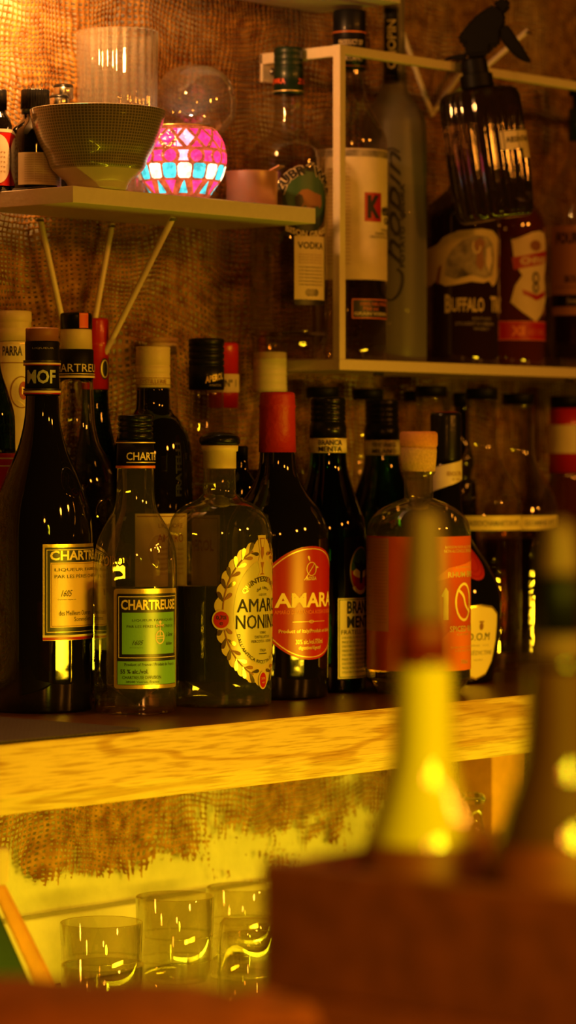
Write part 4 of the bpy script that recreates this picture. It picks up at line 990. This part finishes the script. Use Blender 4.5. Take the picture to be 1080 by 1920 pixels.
B = up('clear bourbon bottle with a green collar and tan label cut by the right edge', 1092, .33, [(212, 20), (262, 22), (290, 27), (320, 40), (350, 58), (380, 72), (410, 76), (410, 76), (672, 75)], 'thin_glass', (560, 'dark_liquid'))
B.cap('cap', 150, 180, 25, 'matte_black'); B.part('neck_band', [(180, 18), (205, 20), (205, 26), (265, 26)], 'green_cap')
D = Decal(B, 76); s0 = B.S(1036, 76); D.rect(s0, s0 + 130, 428, 594, 'peach_panel', 0, 5); D.rect(s0, s0 + 130, 428, 546, 'cream_cap', 1, 4) if False else None
D.text('FOUR ROSES', s0 + 12, s0 + 112, 440, 462, 'ink', 2, .03); D.text('BOURBON', s0 + 30, s0 + 96, 520, 534, 'ink', 2, .02); D.rect(s0 + 8, s0 + 124, 541, 543, 'brown_ink', 2); D.rect(s0, s0 + 130, 556, 578, 'navy_label', 2); D.text('Small Batch', s0 + 34, s0 + 90, 562, 572, 'cream_cap', 3)
D.build('label', B.root)
#@@SMALL@@
# ------------------------------------------------------------------ things on the short white shelf
def ws(name, label, cat, u, y, prof, glass, **k): return Bottle(name, label, cat, u, y, prof, base=WS + .0002, glass=glass, **k)
B = ws('bitters_bottle', 'dark little bottle with a red and cream label at the left edge of the picture', 'bottle', -4, .348, [(205, 14), (212, 16), (222, 22), (236, 27), (236, 27), (350, 27)], 'black_glass', group=G4)
screwcap(B, 168, 206, 17, 'black_plastic')
D = Decal(B, 27); D.rect(-42, 40, 244, 350, 'red_plastic', 0); D.ell(0, 300, 26, 46, 'cream_paper', 1); D.rect(-42, 40, 244, 250, 'cream_paper', 1)
for k in range(5): D.text('bitters', -18, 14, 285 + k*9, 289 + k*9, 'brown_ink', 2)
D.build('label', B.root)
B = ws('bitters_bottle', 'dark bottle with fluted black cap, green neck ring and cream label, left of the bowl', 'bottle', 66, .32, [(205, 24), (212, 22), (222, 24), (240, 40), (252, 46), (262, 48), (262, 48), (350, 48)], 'black_glass', group=G4)
B.part('cap', [(168, 22), (169, 25), (171, 26), (205, 27)], 'black_plastic', ribs=36); B.part('neck_ring', [(205, 25), (206, 26), (214, 26), (215, 24)], 'green_cap')
D = Decal(B, 48); D.rect(-34, 74, 290, 350, 'cream_paper', 0)
for k in range(12): D.text('aromatic bitters, water and cane sugar', -20, 60, 294 + k*4.4, 296.4 + k*4.4, 'brown_ink', 1)
D.build('label', B.root)
for u, y, v, lab in ((119, .362, 158, 'small chrome-capped bottle, the taller of the two behind the bowl'), (111, .338, 178, 'small chrome-capped bottle, the lower of the two behind the bowl')):
    B = ws('dasher_bottle', lab, 'bottle', u, y, [(v + 30, 12), (v + 45, 14), (v + 60, 22), (v + 75, 24), (v + 75, 24), (355, 24)], 'brown_glass', group='chrome-capped bottles behind the bowl')
    B.part('cap', [(v + 4, 17.5), (v + 6, 18.5), (v + 27, 18.5), (v + 30, 16)], 'steel'); B.part('cap_ring', [(v, 13), (v + 1, 17), (v + 4, 18.8), (v + 6, 18.8), (v + 7, 18.6)], 'black_plastic')
# bowl: full thickness shell on a foot
def lathe_thing(name, label, cat, u, y, base, prof_out, prof_in, mats, split=None, seg=96, flute=None, group=None, pname='body'):
    x, Z = at(u, y); k = Z / FPX; v0 = HOR + (CAMZ - base) / k
    t = thing(name, label, cat, (x, y, base), math.atan2(CAMY - y, -x) + math.pi / 2, group)
    z = lambda v: (v0 - v) * k
    return t, k, z, v0
t, k, z, v0 = lathe_thing('bowl', 'deep footed bowl with a fine dark grid pattern and a plain cream foot', 'bowl', 183, .258, WS + .0002, None, None, None)
v0_ = v0
out = [(0, v0_), (50, v0_), (54, v0_ - 1), (56, v0_ - 4), (57, v0_ - 10), (61, v0_ - 17), (72, v0_ - 26), (84, v0_ - 37), (90, v0_ - 46), (95, v0_ - 62), (107, v0_ - 82), (117, v0_ - 108), (124, v0_ - 130), (127, v0_ - 146), (127.6, v0_ - 149)]
inn = [(126, v0_ - 150), (124, v0_ - 147), (120, v0_ - 130), (112, v0_ - 105), (100, v0_ - 76), (84, v0_ - 54), (60, v0_ - 38), (30, v0_ - 30), (0, v0_ - 28)]
sm = smooth_prof([(v, h) for h, v in out[7:]], 4); sm = [q for q in sm if q[0] <= v0_ - 36]
ft_ = smooth_prof([(v, h) for h, v in out[7:10]], 4)
pr = [(h * k, z(v)) for h, v in out[:7]] + [(h * k, z(v)) for v, h in ft_ if v > v0_ - 36] + [(sm[0][1] * k, z(sm[0][0]))]; link('foot', lathe(nb(), pr, 96, False, False), 'bowl_foot', t)
pr = [(h * k, z(v)) for v, h in sm] + [(h * k, z(v)) for h, v in inn]
link('shell', lathe(nb(), pr, 96, False, False), 'bowl_pattern', t)
# ribbed glass behind the bowl
t, k, z, v0 = lathe_thing('fluted_glass', 'tall fluted clear glass standing behind the bowl', 'glass', 220, .338, WS + .0002, None, None, None)
fl = lambda a, zz, r: r * (1 + .022 * math.cos(a * 26))
H = v0 - 62
pr = [(0, .001), (66*k, .001), (70*k, .004), (76*k, z(62)), (74.5*k, z(60)), (72.5*k, z(62)), (66*k, .012), (0, .012)]
link('tumbler', lathe(nb(), pr, 208, False, False, flute=fl), 'thin_globe', t)
# balloon glass behind the candle
t, k, z, v0 = lathe_thing('balloon_glass', 'thin balloon brandy glass standing behind the mosaic candle holder', 'glass', 366, .336, WS + .0002, None, None, None)
pr = smooth_prof([(126, 34), (132, 46), (145, 61), (170, 73), (200, 77), (225, 72), (248, 54), (262, 30), (270, 8), (276, 5), (v0 - 14, 5), (v0 - 4, 14), (v0 - 1.5, 38), (v0, 38)], 5)
link('globe', lathe(nb(), [(0, 0)] + [(h*k, z(v)) for v, h in reversed(pr)] + [(33.2*k, z(126.6)), (45*k, z(133))], 80, False, False), 'thin_globe', t)
# mosaic candle holder
def candle():
    t, k, z, v0 = lathe_thing('candle_holder', 'round mosaic glass candle holder with pink, blue and white tiles, lit from inside', 'candle holder', 338, .285, WS + .0002, None, None, None)
    top = 240; H = v0 - top
    pts = [(top, 63), (top + 8, 70), (top + 22, 79), (top + 40, 85), (top + 60, 87), (top + 80, 84), (top + 100, 76), (top + 116, 64), (v0 - 3, 52), (v0, 48)]
    ps = smooth_prof(pts, 10)
    # resample evenly
    rows = 110; rs = []
    for j in range(rows + 1):
        v = top + (v0 - top) * j / rows
        for a, b in zip(ps, ps[1:]):
            if a[0] <= v <= b[0] + 1e-6: h = a[1] + (b[1]-a[1]) * (v-a[0]) / max(b[0]-a[0], 1e-6); break
        rs.append((v, h))
    seg = 420; bm = nb(); mats = ['grout', 'tile_pink', 'tile_blue', 'tile_white', 'tile_lilac']
    R_ = [[bm.verts.new((h*k*math.sin(2*math.pi*i/seg), -h*k*math.cos(2*math.pi*i/seg), z(v))) for i in range(seg)] for v, h in rs]
    def which(a, q):                          # a: turns round 0..1, q: px below the rim
        def cell(n, off=0.): x = (a * n + off) % 1; return int(a * n + off), x * 2 - 1
        if q < 4: return 0
        if q < 46:                            # two rows of diamonds with triangles between
            n = 14; i, x = cell(n); yy = (q - 25) / 21; 
            d = abs(x) + abs(yy)
            if d < .80: return 4 if i % 5 == 0 else 1
            i2, x2 = cell(n, .5); y2 = 1 - abs(yy)
            if abs(x2) + y2 < .72 and abs(yy) < .86: return 1 if i2 % 4 else 4
            return 0
        if q < 71:
            n = 22; i, x = cell(n); yy = (q - 59) / 11
            if i % 2: return 1 if x*x / .80 + yy*yy < 1 else 0
            return (4 if i % 8 == 0 else 1) if abs(x) < .58 + .28 * yy * yy and abs(yy) < .95 else 0
        if q < 102:
            n = 18; i, x = cell(n); yy = (q - 86.5) / 14
            return (2 if i % 2 else 3) if (abs(x) ** 5 / .55 + abs(yy) ** 5 / .85) < 1 else 0
        if q < 128:
            n = 18; i, x = cell(n); yy = (q - 115) / 12
            if i % 2: return 1 if abs(x) * 1.1 < (1 - yy) * .46 and abs(yy) < .9 else 0
            return 2 if abs(x) * 1.1 < (1 + yy) * .46 and abs(yy) < .9 else 0
        return 0
    for j in range(rows):
        for i in range(seg):
            n_ = (i + 1) % seg; f = bm.faces.new((R_[j+1][i], R_[j+1][n_], R_[j][n_], R_[j][i]))
            f.material_index = which(((i + .5) / seg + .012) % 1, (rs[j][0] + rs[j+1][0]) / 2 - top)
    link('mosaic_glass', bm, mats, t)
    bm = nb(); rr = 63 * k
    lathe(bm, [(rr - .0004, z(top + 2)), (rr + .0009, z(top + 1)), (rr + .0011, z(top - 1.5)), (rr - .0006, z(top - 2)), (rr - .001, z(top + 1))], 96, False, False); link('rim', bm, 'gold_foil', t)
    link('base_plate', lathe(nb(), [(0, .0002), (48*k, .0002), (48*k, .001), (0, .0012)], 48, False, False), 'grout', t)
    link('tea_light', lathe(nb(), [(0, .0014), (.018, .0014), (.018, .0144), (.0172, .0144), (.017, .0125), (0, .0125)], 40, False, False), 'steel', t)
    # flame
    m, n, b = nt('flame'); b.inputs['Base Color'].default_value = (1, .6, .2, 1); b.inputs['Emission Color'].default_value = (1, .62, .28, 1); b.inputs['Emission Strength'].default_value = 90
    link('flame', lathe(nb(), [(0, .0135), (.0022, .016), (.0034, .020), (.0026, .026), (.001, .032), (0, .035)], 20, False, False), 'flame', t)
    ld = bpy.data.lights.new('candle_light', 'POINT'); ld.energy = CANDLE; ld.color = (1, .74, .48); ld.shadow_soft_size = .007
    lo = bpy.data.objects.new('candle_light', ld); C.objects.link(lo); lo.location = Vector(t.location) + Vector((0, 0, .042))
CANDLE = .38
candle()
# copper coloured measuring cup
t, k, z, v0 = lathe_thing('measuring_cup', 'small coppery metal measuring cup with a handle, right of the candle holder', 'cup', 472, .292, WS + .0002, None, None, None)
pr = [(0, .0003), (45*k, .0003), (48*k, .0012), (49*k, z(326)), (50*k, z(324)), (50.3*k, z(323)), (48.4*k, z(324)), (47.5*k, z(327)), (46.5*k, .002), (0, .0018)]
link('cup_body', lathe(nb(), pr, 80, False, False), 'copper_steel', t)
bm = nb(); box(bm, 44*k, 76*k, -.0062, .0062, -.0007, .0007, .0005); bmesh.ops.rotate(bm, matrix=Matrix.Rotation(math.radians(-24), 3, 'Y'), verts=bm.verts); bmesh.ops.rotate(bm, matrix=Matrix.Rotation(math.radians(-30), 3, 'Z'), verts=bm.verts)
bmesh.ops.translate(bm, vec=(-4*k, 0, z(323) - 21*k - .0004), verts=bm.verts); link('handle', bm, 'copper_steel', t, smooth=False)

# ------------------------------------------------------------------ spray bottle hooked over the frame rail
def spray():
    x, Z = at(905, .236); k = Z / FPX; zc = zat(270, Z)
    t = thing('spray_bottle', 'fluted smoky spray bottle with black trigger head, hooked over the front rail of the frame', 'spray bottle', (x, .232, zc), math.atan2(CAMY - .236, -x) + math.pi / 2)
    P = lambda u, v: ((u - 905) * k, (270 - v) * k)
    rot = Matrix.Rotation(math.radians(7.5), 3, 'Y')          # leans: neck to the left
    # local axis frame: centre (905,290), axis up-left
    def ax(bm):
        bmesh.ops.rotate(bm, matrix=Matrix.Rotation(math.radians(-8), 3, 'Y'), verts=bm.verts)
        bmesh.ops.translate(bm, vec=((908 - 905) * k, 0, (270 - 290) * k), verts=bm.verts); return bm
    fl = lambda a, zz, r: r * (1 + (.075 * abs(math.cos(a * 7)) - .05))
    prof = [(0, -124), (60, -124), (68, -120), (72, -110), (76, -60), (77, 0), (77, 60), (76, 100), (72, 114), (62, 121), (40, 124), (30, 126), (28, 134)]
    dep = .62                                                 # the flask is flatter front to back
    bm = lathe(nb(), [(h*k, v*k) for h, v in prof], 140, False, True, flute=fl)
    bmesh.ops.scale(bm, vec=(1, dep, 1), verts=bm.verts)
    link('flask', ax(bm), 'smoke_glass', t, ang=60)
    bm = lathe(nb(), [(27*k, 124*k), (31*k, 126*k), (31*k, 150*k), (25*k, 152*k), (24*k, 178*k), (20*k, 182*k)], 40, True, True); link('collar', ax(bm), 'matte_black', t)
    def slab(pts, w, name, bev=.0015, dy=0.):
        bm = nb(); A = [bm.verts.new((P(u, v)[0], -w/2 + dy, P(u, v)[1])) for u, v in pts]; Bv = [bm.verts.new((P(u, v)[0], w/2 + dy, P(u, v)[1])) for u, v in pts]; n = len(pts)
        bm.faces.new(A); bm.faces.new(list(reversed(Bv)))
        for i in range(n): bm.faces.new((A[i], Bv[i], Bv[(i+1) % n], A[(i+1) % n]))
        bmesh.ops.recalc_face_normals(bm, faces=bm.faces); bmesh.ops.bevel(bm, geom=bm.edges[:], offset=bev, segments=2, affect='EDGES')
        return link(name, bm, 'matte_black', t)
    slab([(851, 76), (862, 60), (880, 38), (902, 20), (922, 10), (938, 22), (944, 40), (934, 62), (932, 88), (915, 90), (913, 105), (868, 108), (866, 84)], .022, 'trigger_head', .003)
    slab([(918, 12), (928, 0), (942, -4), (954, 12), (944, 24), (936, 32), (926, 24)], .016, 'nozzle', .003)
    slab([(930, 55), (946, 48), (960, 68), (978, 96), (992, 120), (978, 118), (960, 108), (944, 90), (932, 74)], .012, 'trigger', .002, -.004)
    slab([(870, 100), (868, 114), (838, 112), (824, 116), (836, 106), (852, 103)], .008, 'hook', .0015)
    # cream tape label
    bm = nb(); 
    for (a0, a1, z0, z1, m, l) in ((20, 84, 0, 34, 0, 0), (58, 84, -18, 0, 0, 0)):
        n = 10; V = []
        for i in range(n + 1):
            a = math.radians(a0 + (a1 - a0) * i / n); r = (77 * 1.014 + .8) * k
            V.append([bm.verts.new((r*math.sin(a), -r*math.cos(a)*dep, zz*k)) for zz in (z0, z1)])
        for i in range(n): bm.faces.new((V[i][0], V[i+1][0], V[i+1][1], V[i][1])).material_index = m
    vs, fs = text_mesh('ABSINTHE', .02); V = []
    for x_, y_ in vs:
        a = math.radians(28 + 50*x_); r = (77*1.014 + 1.3) * k; V.append(bm.verts.new((r*math.sin(a), -r*math.cos(a)*dep, (12 + 11*y_)*k)))
    for f in fs:
        try: bm.faces.new([V[i] for i in f]).material_index = 1
        except ValueError: pass
    o = link('tape_label', ax(bm), ['cream_paper', 'ink'], t)
spray()

# ------------------------------------------------------------------ tumblers on the low counter
def tumbler(label, u, y, hw, hpx, up=True, base=LC + .0002, stack=0):
    x, Z = at(u, y); k = Z / FPX
    t = thing('tumbler', label, 'glass', (x, y, base), 0, 'clear tumblers on the low counter')
    for s_ in range(1):
        h = hpx * k; r = hw * k; w = .0016
        if up: pr = [(0, .0004), (r*.86, .0004), (r*.90, .002), (r*.93, h*.25), (r, h - .001), (r - w*.5, h), (r - w, h - .001), (r*.93 - w, h*.27), (r*.80, .017), (0, .0145)]
        else: pr = [(0, h - .012), (r*.78, h - .014), (r*.9, h*.72), (r - w, .0008), (r - w*.5, 0), (r, .0008), (r*.95, h*.75), (r*.88, h - .005), (r*.75, h), (0, h)]
        link('glass_wall', lathe(nb(), pr, 72, False, False), 'thin_tumbler', t)
        for q in (.38, .62):
            rr = r * (.93 + .07 * q); link('moulded_ring', lathe(nb(), [(rr, h*q - .0011), (rr + .0008, h*q), (rr, h*q + .0011)], 72, False, False), 'thin_tumbler', t)
    return t
tumbler('clear tumbler at the left of the low counter, with the wooden stile beside it', 190, .20, 78, 185)
tumbler('clear tumbler in the middle of the low counter, the tallest looking one', 328, .235, 74, 190)
tumbler('clear tumbler on the low counter partly hidden by the dark crate', 452, .27, 66, 168)
tumbler('clear tumbler standing in front of the left one, only its rim showing', 192, .07, 78, 175)
tumbler('upside-down clear glass low down beside the dark crate', 462, .14, 56, 170, up=False)
# stoppered decanter under the shelf on the right
B = Bottle('decanter', 'small clear decanter with a ball stopper under the right of the oak shelf', 'bottle', 884, .20, [(1508, 26), (1514, 22), (1530, 20), (1560, 26), (1600, 48), (1640, 56), (1640, 56), (1780, 56)], base=LC + .0002, glass='thin_glass')
B.part('stopper', [(1484, 6), (1487, 18), (1494, 25), (1500, 27), (1506, 22), (1509, 14)], 'tumbler_glass', sm=True)

# slanted board with an orange wooden edge, far left
def board():
    Z = 2.5; k = Z / FPX
    o = fromz(20, 1850, Z); base = LC + .0002
    t = thing('tilted_board', 'dark green board in a slanting orange wooden frame at the lower left edge', 'board', (o.x, o.y, base), math.atan2(CAMY - o.y, -o.x) + math.pi / 2)
    P = lambda u, v: ((u - 20) * k, zat(v, Z) - base)
    vb = HOR + (CAMZ - base) / k
    def slab(pts, y0, y1, name, mat, bev=.001):
        bm = nb(); A = [bm.verts.new((P(*p)[0], y0, max(P(*p)[1], 0))) for p in pts]; Bv = [bm.verts.new((P(*p)[0], y1, max(P(*p)[1], 0))) for p in pts]; n = len(pts)
        bm.faces.new(A); bm.faces.new(list(reversed(Bv)))
        for i in range(n): bm.faces.new((A[i], Bv[i], Bv[(i+1) % n], A[(i+1) % n]))
        bmesh.ops.recalc_face_normals(bm, faces=bm.faces); bmesh.ops.bevel(bm, geom=bm.edges[:], offset=bev, segments=2, affect='EDGES')
        link(name, bm, mat, t)
    sl = (vb - 1655) * 85 / 195
    slab([(-20, 1655), (8, 1655), (8 + sl + 30, vb), (-22 + sl + 10, vb)], -.006, .006, 'side_stile', 'orange_wood', .002)
    slab([(-170, 1680), (-16, 1680), (-16 + sl - 10, vb), (-170, vb)], -.002, .003, 'panel', 'chalk_green')
    slab([(-175, 1590), (18, 1590), (16, 1658), (-175, 1658)], -.007, .007, 'top_rail', 'cream_cap', .002)
board()

# ------------------------------------------------------------------ foreground: bar top, crate and two bottles
BC = CAMZ - .257
cx, cy = fromz(491, 1615, 1.5).x, fromz(491, 1615, 1.5).y
t = thing('bar_counter', 'dark red-brown bar top in the near foreground', 'counter', (.9, -1.2, 0))
link('bar_top', box(nb(), -.55, .56, -.42, cy + 1.212, BC - .035, BC, .008), 'bar_wood', t)
link('bar_front', box(nb(), -.5, .52, -.38, cy + 1.16, .0005, BC - .0355, .003), 'dark_crate', t, smooth=False)
t = thing('bottle_crate', 'dark brown wooden crate holding two bottles, blurred in the near foreground', 'crate', (cx, cy, BC))
hh = .062; ln = .32; wd = .34; th = .009
for nm, b_ in (('end_panel', (0, th, -ln, 0, .0002, hh)), ('end_panel', (wd - th, wd, -ln, 0, .0002, hh)), ('side_panel', (th, wd - th, -th, 0, .0002, hh - .0005)), ('side_panel', (th, wd - th, -ln, -ln + th, .0002, hh - .0005)), ('floor_panel', (th, wd - th, -ln + th, -th, .0002, .006))):
    link(nm, box(nb(), *b_, .0012), 'dark_crate', t, smooth=False)
def fg(label, u, y, prof, liq, glass, coll, spout_prof, spout, rub, extra=None):
    B = Bottle('pour_bottle', label, 'bottle', u, y, prof, base=BC + .0065, glass=glass, liquid=liq, group='blurred pour bottles in the foreground crate', wall=7)
    D = Decal(B, 126); D.rect(-198, 197, 1575, 1800, 'dark_crate', 0); D.build('label', B.root)  # added dark wrap, stands in for the bottle's dark lower half
    B.part('stopper', rub, coll); B.part('pour_spout', spout_prof, spout, sm=True)
    if extra: extra(B)
    return B
y1 = fromz(795, 1300, 1.492).y
fg('blurred yellow bottle with a red stopper, left of the two in the foreground crate', 795, y1, [(1238, 52), (1246, 54), (1300, 56), (1400, 60), (1450, 68), (1500, 84), (1560, 106), (1620, 122), (1660, 126), (1660, 126), (1820, 124)], (1250, 'refracted_yellow'), 'thin_glass', 'red_rubber',
   [(955, 18), (966, 30), (1010, 36), (1080, 40), (1110, 42), (1165, 43)], 'pink_spout', [(1165, 44), (1172, 50), (1240, 52)])
y2 = fromz(1050, 1300, 1.438).y
def ex(B): B.part('spout_cover', [(1075, 34), (1080, 40), (1190, 42)], 'matte_black')
fg('blurred brown bottle with a black spout cover, right of the two in the foreground crate', 1048, y2, [(1238, 56), (1246, 58), (1300, 62), (1400, 68), (1450, 78), (1500, 96), (1560, 116), (1620, 130), (1660, 134), (1660, 134), (1880, 132)], (1255, 'milky_brown'), 'thin_glass', 'pink_spout',
   [(975, 14), (990, 26), (1030, 34), (1076, 38)], 'pink_spout', [(1190, 46), (1195, 52), (1240, 56)], ex)
def cloth(label, u, v, Z, w, h, d, seed):
    o = fromz(u, v, Z); bm = nb(); n = 48; V = []
    for j in range(n):
        for i in range(n):
            a, b = i/(n-1)*2-1, j/(n-1)*2-1
            e = max(0, 1 - abs(a)**2.6) ** .6 * max(0, 1 - abs(b)**2.6) ** .6
            z_ = h * e * (.82 + .35 * noise.noise(Vector((a*1.6, b*1.3, seed)))) + .0008
            V.append(bm.verts.new((a*w, b*d, z_)))
    for j in range(n-1):
        for i in range(n-1): bm.faces.new((V[j*n+i], V[j*n+i+1], V[(j+1)*n+i+1], V[(j+1)*n+i]))
    ob = link('bar_towel', bm, 'brown_cloth', None, (o.x, o.y, BC + .0002)); ob.rotation_euler = (0, 0, -.8)
    ob.modifiers.new('s', 'SOLIDIFY').thickness = .0006
    return tag(ob, label, 'towel', 'brown bar towels')
cloth('bunched red-brown towel on the bar top at the bottom left corner', 60, 1900, 1.42, .10, .020, .05, 1.)
cloth('low folded red-brown towel on the bar top beside the crate', 455, 1900, 1.42, .035, .012, .03, 4.)

# ------------------------------------------------------------------ lights
def area(name, loc, target, sx, sy, e, col, spread=180):
    d = bpy.data.lights.new(name, 'AREA'); d.shape = 'RECTANGLE'; d.size = sx; d.size_y = sy; d.energy = e; d.color = col; d.spread = math.radians(spread)
    o = bpy.data.objects.new(name, d); C.objects.link(o); o.location = loc
    o.rotation_euler = (Vector(target) - Vector(loc)).to_track_quat('-Z', 'Y').to_euler(); return o
def ball(name, loc, r, e, col):
    d = bpy.data.lights.new(name, 'POINT'); d.shadow_soft_size = r; d.energy = e; d.color = col
    o = bpy.data.objects.new(name, d); C.objects.link(o); o.location = loc; return o
YEL = (1, .57, .010); AMB = (1, .31, .024)
# lit bar front opposite the shelf: long low strip
area('bar_front_strip', (2.2, -1.85, SH - .06), (2.2, .1, SH - .22), 1.25, .085, 3.6, YEL, 44)
# led strip along the front of the low counter, washing the wall below the shelf
area('counter_strip', (2.45, -.16, LC + .012), (2.45, .40, LC + .16), 2.2, .02, 3.5, (1, .82, .010), 180)
# warm lamp at the left between the white shelves
ball('wall_lamp', (2.125, .265, CAMZ + .485), .02, 6.0, (1, .41, .10))
sp = bpy.data.lights.new('bottle_fill_spot', 'SPOT'); sp.energy = 50; sp.color = (1, .80, .012); sp.spot_size = math.radians(30); sp.spot_blend = .6; sp.shadow_soft_size = .14  # added spot, only there to brighten the yellow bottle in the crate
so = bpy.data.objects.new('bottle_fill_spot', sp); C.objects.link(so); so.location = (.82, -1.9, 1.62); so.rotation_euler = (Vector((1.17, -.99, 1.30)) - Vector((.82, -1.9, 1.62))).to_track_quat('-Z', 'Y').to_euler()
# dim warm pendants of the room
for p, e in (((-.2, -2.6, 2.2), 34), ((2.2, -3.3, 2.45), 66), ((3.4, -2.8, 2.4), 60)): ball('pendant', p, .12, e, AMB)
w = bpy.data.worlds.new('World'); sc.world = w; w.use_nodes = True
w.node_tree.nodes['Background'].inputs[0].default_value = (1, .36, .08, 1); w.node_tree.nodes['Background'].inputs[1].default_value = .012

# ------------------------------------------------------------------ camera
cd = bpy.data.cameras.new('Camera'); cam = bpy.data.objects.new('Camera', cd); C.objects.link(cam); sc.camera = cam
cd.sensor_fit = 'VERTICAL'; cd.sensor_height = 36; cd.sensor_width = 24; cd.lens = FPX / 1920 * 36
cd.shift_y = -(960 - HOR) / 1920
cam.location = (0, CAMY, CAMZ); cam.rotation_euler = (math.radians(90), 0, -(TH))
cd.clip_start = .05
cd.dof.use_dof = True; cd.dof.focus_distance = 2.96; cd.dof.aperture_fstop = 5.0
sc.view_settings.view_transform = 'Standard'; sc.view_settings.look = 'None'; sc.view_settings.gamma = 1
sc.view_settings.use_curve_mapping = False; sc.view_settings.exposure = 0.
cy_ = sc.cycles; cy_.max_bounces = 14; cy_.transparent_max_bounces = 24; cy_.transmission_bounces = 12; cy_.glossy_bounces = 6; cy_.diffuse_bounces = 3
cy_.sample_clamp_indirect = 4; cy_.use_denoising = True; cy_.blur_glossy = .5
